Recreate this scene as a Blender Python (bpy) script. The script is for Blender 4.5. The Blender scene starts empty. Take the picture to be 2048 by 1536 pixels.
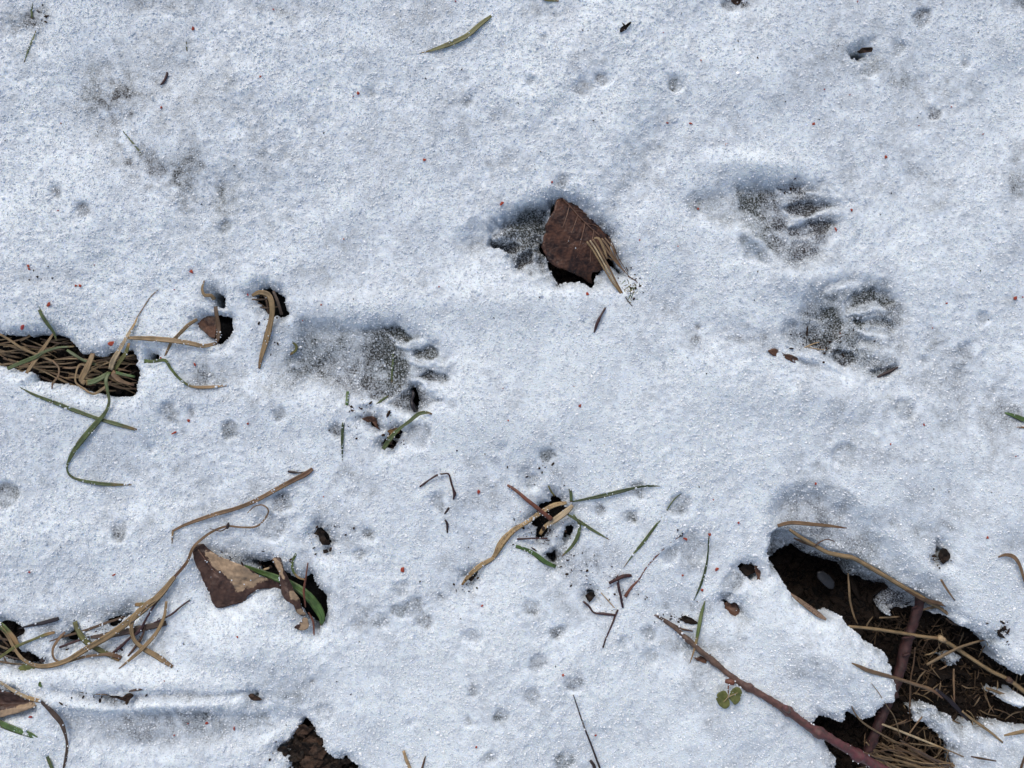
import bpy, math
import numpy as np
from mathutils import Vector

# ------------------------------------------------------------------ camera, sky, sun, exposure
PLAN = 0.00035            # metres per plan unit (the plan is a 2048 x 1536 survey of the patch)
CAM_H = 0.52              # phone held half a metre above the snow
scene = bpy.context.scene
col = scene.collection

cam_data = bpy.data.cameras.new('camera')
cam = bpy.data.objects.new('camera', cam_data)
col.objects.link(cam)
cam_data.sensor_width = 36.0
cam_data.lens = 36.0 * CAM_H / (2048 * PLAN)
cam_data.clip_start = 0.01
cam_data.clip_end = 200.0
cam.location = (0, 0, CAM_H)
cam.rotation_euler = (0, 0, 0)
scene.camera = cam

world = bpy.data.worlds.new('World')
scene.world = world
world.use_nodes = True
wn = world.node_tree
wn.nodes.clear()
SUN_EL, SUN_AZ = 45.0, -22.0        # degrees; azimuth measured from the top of the picture, negative to the left
sky = wn.nodes.new('ShaderNodeTexSky')
sky.sky_type = 'NISHITA'
sky.sun_disc = False
sky.sun_elevation = math.radians(SUN_EL)
sky.sun_rotation = math.radians(SUN_AZ)
sky.dust_density = 4.0
sky.air_density = 1.0
bgn = wn.nodes.new('ShaderNodeBackground')
bgn.inputs['Strength'].default_value = 0.148
wout = wn.nodes.new('ShaderNodeOutputWorld')
veil = wn.nodes.new('ShaderNodeHueSaturation')       # thin overcast takes most of the blue out of the sky
veil.inputs['Saturation'].default_value = 0.74
wn.links.new(sky.outputs[0], veil.inputs['Color'])
wn.links.new(veil.outputs[0], bgn.inputs[0])
wn.links.new(bgn.outputs[0], wout.inputs[0])

sun_data = bpy.data.lights.new('sun', 'SUN')
sun = bpy.data.objects.new('sun', sun_data)
col.objects.link(sun)
sun_data.energy = 0.78
sun_data.angle = math.radians(20)
sun_data.color = (1.0, 0.97, 0.93)
ce, se = math.cos(math.radians(SUN_EL)), math.sin(math.radians(SUN_EL))
sdir = Vector((math.sin(math.radians(SUN_AZ)) * ce, math.cos(math.radians(SUN_AZ)) * ce, se))
sun.rotation_euler = sdir.to_track_quat('Z', 'Y').to_euler()
sun.location = sdir * 3

scene.view_settings.view_transform = 'Standard'
scene.view_settings.look = 'None'
scene.view_settings.exposure = 0.0
scene.view_settings.gamma = 1.0
scene.view_settings.use_curve_mapping = False
scene.cycles.max_bounces = 6
scene.cycles.transmission_bounces = 4
scene.cycles.caustics_reflective = False
scene.cycles.caustics_refractive = True
scene.cycles.blur_glossy = 1.0
scene.cycles.use_adaptive_sampling = True
scene.cycles.adaptive_threshold = 0.02

rng = np.random.default_rng(11)

# ------------------------------------------------------------------ survey tiles (plan offsets and scale)
_k = 700 / 2048.0
TILE = {'A': (0, 0, _k), 'B': (670, 0, _k), 'C': (1348, 0, _k), 'D': (0, 500, _k), 'E': (500, 500, _k),
        'F': (1348, 320, _k), 'G': (0, 1011, _k), 'H': (500, 1011, _k), 'I': (800, 850, _k),
        'J': (1348, 800, _k), 'K': (1348, 1011, _k), 'L': (880, 350, 500 / 2048.0),
        'M': (560, 620, 380 / 2048.0), 'P': (1700, 1280, 348 / 2048.0), 'X': (0, 0, 1.0)}


def tp(t, x, y):
    ox, oy, k = TILE[t]
    return ox + x * k, oy + y * k


def tl(t, pts):
    return [tp(t, p[0], p[1]) for p in pts]


# ------------------------------------------------------------------ noise and distance helpers
_tables = {}


def vnoise(u, v, scale, seed):
    """smooth value noise in -1..1 at any plan point"""
    if seed not in _tables:
        _tables[seed] = np.random.default_rng(1000 + seed).uniform(-1, 1, (256, 256)).astype(np.float32)
    t = _tables[seed]
    ca, sa = math.cos(.5 + .83 * seed), math.sin(.5 + .83 * seed)
    u, v = np.asarray(u, dtype=np.float64), np.asarray(v, dtype=np.float64)
    x = (u * ca - v * sa) / scale + 37.3 * seed
    y = (u * sa + v * ca) / scale + 11.7 * seed
    xi = np.floor(x).astype(np.int64)
    yi = np.floor(y).astype(np.int64)
    fx = (x - xi)
    fy = (y - yi)
    fx = fx * fx * fx * (fx * (fx * 6 - 15) + 10)
    fy = fy * fy * fy * (fy * (fy * 6 - 15) + 10)
    x0, x1, y0, y1 = xi & 255, (xi + 1) & 255, yi & 255, (yi + 1) & 255
    a = t[y0, x0] * (1 - fx) + t[y0, x1] * fx
    b = t[y1, x0] * (1 - fx) + t[y1, x1] * fx
    return (a * (1 - fy) + b * fy)


def poly_sdf(u, v, pts):
    """signed distance to a polygon, negative inside"""
    p = np.asarray(pts, float)
    q = np.roll(p, -1, axis=0)
    d2 = np.full(np.shape(u), 1e18)
    inside = np.zeros(np.shape(u), bool)
    for (ax, ay), (bx, by) in zip(p, q):
        ex, ey = bx - ax, by - ay
        L = ex * ex + ey * ey + 1e-9
        t = np.clip(((u - ax) * ex + (v - ay) * ey) / L, 0, 1)
        dx, dy = u - (ax + t * ex), v - (ay + t * ey)
        d2 = np.minimum(d2, dx * dx + dy * dy)
        c = (ay > v) != (by > v)
        xx = ax + (v - ay) * ex / (ey if abs(ey) > 1e-9 else 1e-9)
        inside ^= c & (u < xx)
    d = np.sqrt(d2)
    return np.where(inside, -d, d)


def sstep(a, b, x):
    t = np.clip((x - a) / (b - a), 0, 1)
    return t * t * (3 - 2 * t)


# ------------------------------------------------------------------ the snow sheet as fields over the plan
def axis(n, step, margin, far, grow):
    core = list(np.arange(-margin, n + margin + step, step))
    lo, d = [], step
    x = core[0]
    while x > -far:
        d *= grow
        x -= d
        lo.append(x)
    hi, d = [], step
    x = core[-1]
    while x < n + far:
        d *= grow
        x += d
        hi.append(x)
    return np.array(lo[::-1] + core + hi)


AU = axis(2048, 2.5, 90, 14000, 1.12)
AV = axis(1536, 2.5, 90, 14000, 1.12)
GU, GV = np.meshgrid(AU, AV)

# ---- carved marks: each is (depth mm, wetness, field 0..1)
DEP = np.zeros_like(GU)
WET = np.zeros_like(GU)  # wetness; in the big gap also painted shade
RAISE = np.zeros_like(GU)


def local(pts, pad):
    p = np.asarray(pts, float)
    i0, i1 = np.searchsorted(AU, [p[:, 0].min() - pad, p[:, 0].max() + pad])
    j0, j1 = np.searchsorted(AV, [p[:, 1].min() - pad, p[:, 1].max() + pad])
    return slice(j0, j1), slice(i0, i1)


def dent(pts, depth, wet, soft=10, wsoft=None, rag=2.0):
    s = local(pts, soft * 3 + 20)
    u, v = GU[s], GV[s]
    d = poly_sdf(u, v, pts) + rag * vnoise(u, v, 9, 41) + rag * 1.3 * vnoise(u, v, 24, 42)
    soft = soft * 1.5
    f = sstep(soft * 0.72, -soft * 0.5, d)
    DEP[s] = np.maximum(DEP[s], depth * .62 * f)
    ws = wsoft if wsoft is not None else soft
    br = 1.0 + .22 * vnoise(u, v, 34, 46) + .25 * vnoise(u, v, 13, 47)
    WET[s] = np.maximum(WET[s], np.clip(wet * br * sstep(ws * 0.9, -ws * 0.9, d), 0, 1))


def ell_pts(u, v, a, b, rot=0, n=18):
    r = math.radians(rot)
    out = []
    for i in range(n):
        t = 2 * math.pi * i / n
        x, y = a * math.cos(t), b * math.sin(t)
        out.append((u + x * math.cos(r) - y * math.sin(r), v + x * math.sin(r) + y * math.cos(r)))
    return out


def dentE(t, x, y, a, b, rot, depth, wet, soft=8, wsoft=None, rag=2.0):
    k = TILE[t][2]
    u, v = tp(t, x, y)
    dent(ell_pts(u, v, a * k, b * k, rot), depth, wet, soft, wsoft, rag)


def gauss(t, x, y, a, b, rot, h, wet=0.0):
    """soft swell (h > 0) or hollow (h < 0), mm"""
    k = TILE[t][2]
    u, v = tp(t, x, y)
    a, b = a * k, b * k
    m = 3.2 * max(a, b)
    s = local([(u - m, v - m), (u + m, v + m)], 5)
    r = math.radians(rot)
    dx, dy = GU[s] - u, GV[s] - v
    p = (dx * math.cos(r) + dy * math.sin(r)) / a
    q = (-dx * math.sin(r) + dy * math.cos(r)) / b
    g = np.exp(-0.5 * (p * p + q * q))
    RAISE[s] += h * g
    if wet:
        br = .62 + .5 * vnoise(GU[s], GV[s], 38, 43) + .4 * vnoise(GU[s], GV[s], 15, 44) + .25 * vnoise(GU[s], GV[s], 7, 45)
        WET[s] = np.maximum(WET[s], np.clip(wet * g * br, 0, 1))


# broad thin, wet patches
for t, x, y, a, b, rot, h, w in [
        ('A', 620, 560, 170, 150, 0, -3, .75), ('A', 660, 680, 60, 40, 0, -1, .3), ('A', 780, 900, 200, 90, 40, -2, .75),
        ('A', 1080, 1060, 230, 120, 15, -3, .75), ('A', 190, 100, 90, 160, 0, -3, .7), ('A', 1000, 560, 220, 220, 0, -1, .2),
        ('A', 940, 30, 200, 40, 0, -1, .45), ('A', 1650, 60, 200, 60, 0, -1, .3), ('A', 80, 160, 80, 60, 0, -1, .4),
        ('B', 420, 80, 200, 100, 0, -1, .25), ('B', 1230, 60, 150, 70, 0, -1, .25), ('B', 1500, 380, 120, 90, 30, -1, .25),
        ('B', 1850, 880, 90, 200, 15, -3, .35), ('C', 370, 20, 90, 40, 0, -2, .75), ('C', 300, 130, 250, 120, 0, -1, .3),
        ('C', 1150, 330, 200, 120, 0, -1, .3), ('C', 1450, 480, 230, 70, 15, -1, .35), ('C', 2040, 20, 60, 40, 0, -2, .7),
        ('C', 2030, 1040, 40, 120, 0, -2, .5), ('C', 1000, 1010, 60, 90, -45, -1, .3), ('C', 1150, 650, 280, 160, 0, -1, .18),
        ('D', 250, 170, 120, 50, 0, -1, .4), ('D', 1000, 240, 200, 60, 0, -.5, .2), ('D', 1240, 740, 120, 60, 0, -2, .5),
        ('D', 1900, 700, 130, 110, 0, -1, .1), ('E', 330, 700, 190, 90, 8, -3, .58), ('E', 430, 660, 70, 25, -30, -1, .8),
        ('E', 1450, 1280, 250, 70, 0, -1, .3), ('E', 1560, 1400, 200, 90, 0, -2, .3), ('E', 700, 1420, 120, 70, 0, -1, .35),
        ('F', 60, 900, 170, 90, 25, -2.5, .5), ('F', 330, 1040, 230, 60, 5, -1.5, .42), ('F', 150, 1060, 60, 50, 0, -1, .5),
        ('F', 1650, 1200, 220, 110, 25, -2, .38), ('F', 1850, 1420, 150, 120, 0, -2, .35), ('F', 120, 250, 120, 60, 0, -2, .35),
        ('F', 2010, 1480, 60, 60, 0, -1, .5), ('H', 250, 1180, 220, 110, 30, -3, .45), ('H', 480, 150, 160, 120, 0, -1, .3),
        ('H', 740, 680, 180, 80, 0, -1, .25), ('H', 1280, 480, 90, 70, 0, -1, .4), ('I', 900, 620, 180, 140, 0, -2, .4),
        ('I', 1080, 800, 220, 110, 20, -2, .4), ('I', 1200, 960, 160, 90, 0, -1, .35), ('I', 860, 260, 110, 80, 0, -1, .35),
        ('I', 1740, 760, 110, 150, 0, -2, .35), ('I', 1720, 1290, 110, 80, 0, -2, .45), ('G', 560, 640, 330, 50, -14, -3, .45),
        ('G', 760, 820, 260, 90, -10, -3, .5), ('G', 1300, 450, 120, 100, 0, -3, .4), ('K', 230, 1020, 70, 130, 20, -3, .35),
        ('K', 100, 620, 160, 60, 10, -2, .4), ('J', 1250, 720, 260, 40, 15, -1, .35), ('J', 1450, 760, 200, 60, 20, -1, .35),
        ('J', 1600, 800, 60, 110, 0, -2, .4), ('J', 1930, 1380, 110, 60, 0, -2, .5), ('J', 1980, 850, 90, 70, 0, -2, .3)]:
    gauss(t, x, y, a, b, rot, h, w)

# soft ridges and swells
for t, x, y, a, b, rot, h in [
        ('B', 1640, 800, 90, 170, 10, 4), ('C', 480, 970, 170, 50, 5, 5), ('F', 450, 460, 40, 70, -35, 5), ('F', 620, 560, 60, 130, -25, 3),
        ('F', 700, 720, 220, 80, 10, 4), ('F', 1350, 650, 250, 110, 0, 2), ('E', 1400, 380, 250, 150, 0, 3), ('E', 1350, 900, 220, 140, 0, 3),
        ('E', 600, 330, 330, 60, 0, 3), ('E', 200, 900, 230, 90, 10, 4), ('F', 1000, 1400, 400, 90, 8, 4), ('K', 850, 870, 260, 110, 32, 8),
        ('K', 200, 1250, 200, 200, 0, 3), ('G', 1350, 830, 280, 130, 0, 6), ('G', 1600, 560, 130, 60, 0, 3), ('G', 500, 200, 420, 130, -8, 4),
        ('G', 900, 1145, 460, 42, 2, 6), ('G', 800, 1015, 430, 46, 3, 5), ('H', 1500, 1000, 330, 230, 0, 3), ('J', 1500, 300, 380, 160, 15, 4),
        ('J', 1850, 800, 140, 220, 0, 5), ('L', 500, 1000, 420, 120, 5, 4), ('L', 1700, 450, 160, 260, -25, 5), ('A', 1700, 500, 250, 300, 0, 3),
        ('B', 300, 800, 400, 200, -15, 2), ('D', 300, 320, 260, 100, 0, 2), ('D', 500, 1000, 420, 150, 0, 2)]:
    gauss(t, x, y, a, b, rot, h)

# the long groove by the bottom edge
dent(tl('G', [(380, 1210), (640, 1215), (760, 1200), (960, 1185), (1200, 1195), (1390, 1205), (1560, 1200), (1720, 1250),
              (1650, 1330), (1400, 1360), (1100, 1400), (860, 1440), (640, 1420), (420, 1330)]), 8, .30, 26, 30, 3)
dent(tl('G', [(700, 1215), (1010, 1195), (1030, 1300), (1000, 1400), (760, 1400)]), 5.0, .44, 8, 10, 2)
dent(tl('G', [(1030, 1195), (1230, 1195), (1220, 1330), (1080, 1350)]), 5.0, .5, 8, 10, 2)
dent(tl('G', [(1330, 1215), (1560, 1205), (1620, 1300), (1380, 1330)]), 5.0, .42, 8, 10, 2)
dent(tl('G', [(330, 1060), (560, 1085), (700, 1110), (760, 1130), (860, 1080), (1000, 1075), (1200, 1090), (1430, 1085), (1380, 1110),
              (1100, 1120), (900, 1120), (760, 1165), (600, 1140), (400, 1100)]), 5.0, .42, 10, 10, 2)

# footprint below the middle left: heel drag, palm, four toes
dent(tl('E', [(320, 450), (600, 445), (760, 440), (900, 470), (950, 620), (930, 800), (850, 880), (700, 910), (600, 890), (480, 800),
              (300, 770), (240, 640)]), 8.0, .50, 22, 40, 3)
dent(tl('E', [(640, 450), (780, 440), (880, 560), (940, 680), (930, 790), (830, 880), (700, 890), (620, 800), (640, 640)]), 9.5, .68, 14, 14, 2)
dent(tl('E', [(700, 520), (790, 540), (900, 640), (925, 720), (900, 790), (820, 800), (720, 640)]), 10.5, .82, 12, 12, 2)
dent(tl('E', [(770, 450), (850, 435), (900, 460), (955, 520), (920, 540), (860, 530), (790, 490)]), 11.0, 1.0, 7, 9, 1.5)
dent(tl('E', [(935, 620), (960, 580), (1040, 545), (1100, 580), (1110, 630), (1060, 645), (980, 640)]), 11.0, 1.0, 7, 9, 1.5)
dent(tl('E', [(980, 740), (1050, 700), (1140, 725), (1175, 760), (1130, 790), (1060, 770)]), 11.0, 1.0, 7, 9, 1.5)
dent(tl('E', [(935, 790), (980, 800), (1060, 840), (1140, 880), (1060, 920), (960, 955), (880, 940), (790, 905), (850, 850)]), 9.0, .66, 8, 10, 1.5)
dent(tl('E', [(900, 690), (940, 600), (1110, 610), (1150, 690), (1110, 720), (960, 720)]), 3.0, .1, 8, 8, 1.5)

# footprint at the upper right: palm, fingers, side trace
dent(tl('F', [(120, 220), (370, 150), (560, 160), (720, 150), (790, 180), (760, 260), (790, 340), (760, 470), (640, 600), (560, 610), (430, 400),
              (250, 370), (120, 330)]), 6.0, .36, 20, 30, 2)
dent(tl('F', [(370, 160), (480, 145), (600, 170), (640, 260), (720, 340), (830, 400), (800, 440), (700, 470), (600, 430), (500, 350), (380, 300)]),
     9.0, .78, 16, 18, 2)
dent(tl('F', [(600, 150), (690, 130), (780, 140), (760, 200), (660, 210)]), 9.0, .62, 8, 9, 2)
dent(tl('F', [(640, 270), (760, 230), (900, 235), (950, 265), (860, 300), (800, 330), (690, 320)]), 10.5, .9, 8, 10, 1.5)
dent(tl('F', [(790, 360), (900, 335), (965, 360), (900, 430), (820, 420)]), 9.5, .72, 8, 10, 1.5)
dent(tl('F', [(730, 370), (790, 370), (850, 410), (800, 450), (720, 440)]), 10, .74, 7, 10, 1.5)
dent(tl('F', [(560, 440), (700, 440), (860, 480), (880, 560), (760, 600), (640, 640), (570, 560)]), 6.5, .40, 14, 16, 2)
dent(tl('F', [(390, 440), (430, 470), (500, 560), (560, 630), (440, 590), (395, 510)]), 6.0, .36, 8, 10, 1.5)
dent(tl('F', [(830, 120), (890, 110), (1010, 210), (1060, 250), (1000, 225), (900, 160)]), 2.5, .34, 5, 7, 1.5)

# footprint at the right edge of the print row: palm and toes
dent(tl('F', [(800, 760), (960, 780), (1060, 860), (1060, 1000), (1100, 1150), (1000, 1230), (860, 1120), (700, 1100), (640, 1020), (660, 960),
              (820, 930)]), 7.0, .44, 16, 22, 2)
dent(tl('F', [(860, 840), (980, 850), (1030, 960), (990, 1050), (920, 1120), (780, 1100), (740, 1020), (850, 960)]), 9.0, .68, 12, 14, 2)
dent(tl('F', [(830, 760), (900, 715), (1000, 690), (960, 730), (860, 790)]), 6.5, .45, 7, 9, 1.5)
dent(tl('F', [(1000, 830), (1060, 775), (1180, 740), (1280, 765), (1310, 830), (1240, 870), (1200, 830), (1100, 850), (1020, 900)]), 9.5, .78, 8, 10, 1.5)
dent(tl('F', [(1060, 930), (1180, 910), (1290, 930), (1330, 990), (1290, 1020), (1230, 970), (1090, 970)]), 9.5, .72, 8, 10, 1.5)
dent(tl('F', [(1260, 960), (1330, 980), (1310, 1020), (1270, 1010)]), 8.0, .62, 6, 7, 1.5)
dentE('F', 1020, 1160, 72, 52, 15, 11, .95, 7)
dentE('F', 1130, 1060, 45, 35, 0, 9, .6, 7)
dent(tl('F', [(1150, 1240), (1230, 1215), (1320, 1195), (1310, 1230), (1220, 1275)]), 9, .7, 7)
dent(tl('F', [(1290, 1120), (1350, 1095), (1370, 1130), (1310, 1160)]), 5, .5, 6)
dent(tl('F', [(700, 1160), (860, 1190), (960, 1230), (1020, 1270), (900, 1240), (760, 1200)]), 5, .4, 7)

def ridge(t, x0, y0, x1, y1, w, h):
    """a crest of clean snow pressed up between two toes"""
    k = TILE[t][2]
    (a0, b0), (a1, b1) = tp(t, x0, y0), tp(t, x1, y1)
    s = local([(a0, b0), (a1, b1)], 4 * w * k + 10)
    ex, ey = a1 - a0, b1 - b0
    uu = GU[s] + 5 * vnoise(GU[s], GV[s], 22, 49) + 2.5 * vnoise(GU[s], GV[s], 9, 55)
    vv = GV[s] + 5 * vnoise(GU[s], GV[s], 22, 56) + 2.5 * vnoise(GU[s], GV[s], 9, 57)
    q = np.clip(((uu - a0) * ex + (vv - b0) * ey) / (ex * ex + ey * ey), 0, 1)
    d2 = ((uu - a0 - q * ex) ** 2 + (vv - b0 - q * ey) ** 2) / (.45 + .95 * q) ** 2
    w, h = w * .85, h * .25
    g = np.exp(-.5 * d2 / (w * k) ** 2)
    g = g * (1 + .25 * vnoise(GU[s], GV[s], 12, 48))
    DEP[s] *= 1 - .45 * np.clip(g, 0, 1)
    WET[s] *= 1 - .65 * np.clip(g, 0, 1)
    RAISE[s] += h * g


# the whole foot pressed in, then clean crests between the toes
dent(tl('E', [(640, 445), (800, 430), (960, 470), (1090, 540), (1170, 640), (1190, 760), (1150, 900), (1060, 930), (950, 960), (800, 910), (700, 910), (620, 820)]), 6, .38, 16, 22, 3)
dent(tl('F', [(360, 150), (560, 150), (720, 120), (860, 150), (960, 250), (980, 370), (900, 470), (860, 580), (700, 640), (560, 620), (420, 560), (380, 400)]), 5, .54, 16, 26, 3)
dent(tl('F', [(780, 780), (900, 700), (1060, 690), (1250, 730), (1340, 830), (1370, 980), (1370, 1120), (1310, 1230), (1150, 1270), (1000, 1230), (860, 1130), (700, 1110), (640, 1020), (720, 930)]), 5, .48, 16, 26, 3)
for q in [('E', 870, 552, 1010, 545, 16, 1.0), ('E', 930, 668, 1150, 672, 17, 1.2), ('E', 945, 765, 1170, 850, 17, 1.5), ('E', 640, 900, 780, 930, 18, 1.0),
          ('F', 710, 345, 1010, 285, 18, 1.2), ('F', 425, 430, 600, 625, 24, 2.0), ('F', 800, 190, 970, 215, 22, 1.0), ('F', 690, 380, 760, 350, 14, .6),
          ('F', 950, 755, 1080, 715, 20, .8), ('F', 1040, 905, 1240, 868, 14, .8), ('F', 1080, 1000, 1240, 1050, 20, 1.0), ('F', 1110, 1100, 1290, 1150, 32, 1.4), ('F', 740, 1150, 960, 1245, 16, 1.2)]:
    ridge(*q)

# the pit with the brown leaf: slush shelf to the left of it
dent(tl('L', [(190, 560), (330, 420), (520, 340), (720, 240), (860, 210), (1000, 180), (1130, 210), (1260, 330), (1380, 430), (1480, 560), (1560, 700),
              (1590, 820), (1520, 870), (1440, 900), (1290, 900), (1100, 860), (960, 880), (800, 890), (700, 860), (600, 760), (540, 640), (400, 590), (260, 610)]),
     11, .40, 30, 34, 2)
dent(tl('L', [(380, 420), (520, 345), (720, 250), (920, 215), (900, 420), (860, 700), (900, 800), (760, 840), (640, 800), (580, 700), (540, 580), (400, 560)]),
     22, .60, 14, 16, 3)
for x_, y_, a_, b_ in [(560, 450, 110, 60), (700, 600, 60, 50), (860, 620, 55, 40), (760, 800, 130, 60), (470, 500, 50, 40)]:
    gauss('L', x_, y_, a_, b_, 0, 4.5)
dent(tl('L', [(500, 370), (700, 260), (900, 230), (880, 420), (820, 560), (760, 680), (680, 740), (620, 680), (560, 600), (440, 530), (430, 470)]),
     26, .78, 10, 12, 4)
dent(tl('L', [(410, 510), (520, 560), (560, 520), (640, 510), (660, 580), (600, 640), (540, 610), (440, 560)]), 30, 1.0, 6, 8, 4)
dent(tl('L', [(620, 650), (700, 610), (780, 590), (760, 700), (680, 760), (620, 730)]), 30, 1.0, 6, 8, 4)
dent(tl('L', [(600, 350), (760, 270), (880, 260), (850, 380), (780, 420), (660, 410)]), 28, .95, 8, 10, 4)
# wall of the big gap at the lower right: a grey slope running down from the rim
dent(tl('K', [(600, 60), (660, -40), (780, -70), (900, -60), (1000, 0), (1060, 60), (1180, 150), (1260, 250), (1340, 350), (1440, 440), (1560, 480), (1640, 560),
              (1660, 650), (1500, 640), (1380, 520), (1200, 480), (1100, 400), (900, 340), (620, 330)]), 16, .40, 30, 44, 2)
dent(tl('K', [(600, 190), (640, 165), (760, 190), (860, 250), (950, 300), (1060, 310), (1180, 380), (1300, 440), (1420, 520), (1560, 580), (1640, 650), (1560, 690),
              (1400, 700), (1250, 660), (1040, 640), (900, 400), (620, 400)]), 44, .68, 22, 30, 2)  # wet slush, greyed further by colour for the shade down in the gap
dent(tl('K', [(1480, 1240), (2100, 1240), (2100, 1650), (1500, 1650)]), 20, .2, 20, 20, 2)
dentE('K', 1745, 970, 75, 60, 0, 28, .35, 14)
# hollow round the curled leaf
dent(tl('G', [(1180, 240), (1300, 260), (1440, 330), (1600, 340), (1760, 330), (1850, 430), (1920, 560), (1910, 700), (1850, 770), (1760, 720), (1600, 560),
              (1440, 560), (1300, 620), (1220, 600), (1150, 420)]), 7, .3, 30, 40, 2)

# little melt pits made by drips from the trees
for t, items in {
    'H': [(1800, 735, 45, .42), (1890, 1030, 62, .40), (1465, 1220, 52, .45), (1310, 1070, 30, .36), (1290, 1255, 30, .34), (1650, 1100, 45, .26),
          (1690, 910, 55, .22), (1410, 1460, 40, .32), (890, 490, 40, .36), (970, 590, 45, .36), (1030, 680, 50, .38), (870, 615, 42, .3), (640, 290, 42, .34),
          (700, 170, 42, .5), (1640, 600, 42, .36), (430, 1200, 45, .3), (445, 1250, 35, .3), (1310, 760, 55, .25), (800, 680, 25, .36), (1130, 540, 25, .3),
          (1840, 1480, 60, .36), (940, 1270, 25, .3)],
    'I': [(850, 175, 52, .5), (1175, 490, 42, .46), (1350, 535, 52, .46), (1635, 470, 70, .44), (770, 1070, 38, .38), (1380, 385, 50, .38), (1580, 760, 55, .28),
          (1720, 690, 80, .28), (1470, 1360, 50, .25), (1310, 1260, 35, .25), (100, 70, 70, .32), (220, 450, 60, .3), (80, 1060, 60, .36), (140, 1140, 60, .36),
          (1460, 1230, 45, .22), (1960, 930, 70, .34), (1920, 1010, 45, .36)],
    'A': [(480, 1235, 50, .5), (330, 1130, 42, .42), (1310, 1330, 40, .28)],
    'B': [(1990, 495, 48, .45), (1450, 525, 55, .42), (1560, 470, 40, .4), (205, 550, 30, .34), (1140, 480, 18, .34), (780, 590, 25, .34), (1330, 1060, 40, .3),
          (1220, 240, 30, .3)],
    'C': [(1335, 270, 50, .42), (1460, 90, 55, .38), (1725, 355, 45, .35), (1160, 390, 60, .34), (1560, 645, 40, .34), (330, 30, 60, .4)],
    'D': [(1335, 1055, 55, .45), (1640, 970, 42, .38), (30, 1440, 80, .4), (1650, 1480, 60, .32), (980, 960, 60, .3), (1110, 950, 20, .4), (860, 1160, 30, .25)],
    'E': [(980, 1080, 85, .3), (1480, 1160, 30, .25), (180, 960, 45, .34), (510, 1060, 40, .5), (1640, 1350, 60, .3), (1180, 900, 30, .3)],
    'G': [(695, 155, 55, .4), (1830, 1030, 20, .5), (1580, 130, 90, .22)],
    'J': [(330, 1090, 52, .34), (120, 870, 85, .26), (915, 240, 16, .5), (1340, 60, 60, .2), (1000, 330, 70, .16)],
    'F': [(1730, 1110, 55, .3), (150, 975, 16, .65), (1830, 930, 40, .2), (1480, 1170, 30, .34)],
}.items():
    for (x, y, r, w) in items:
        dentE(t, x, y, r * rng.uniform(.9, 1.1), r * rng.uniform(.75, 1.0), rng.uniform(0, 180), 2.0 + r * .02, min(w * 1.2, .66), 8, 8, 3.2)

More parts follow.
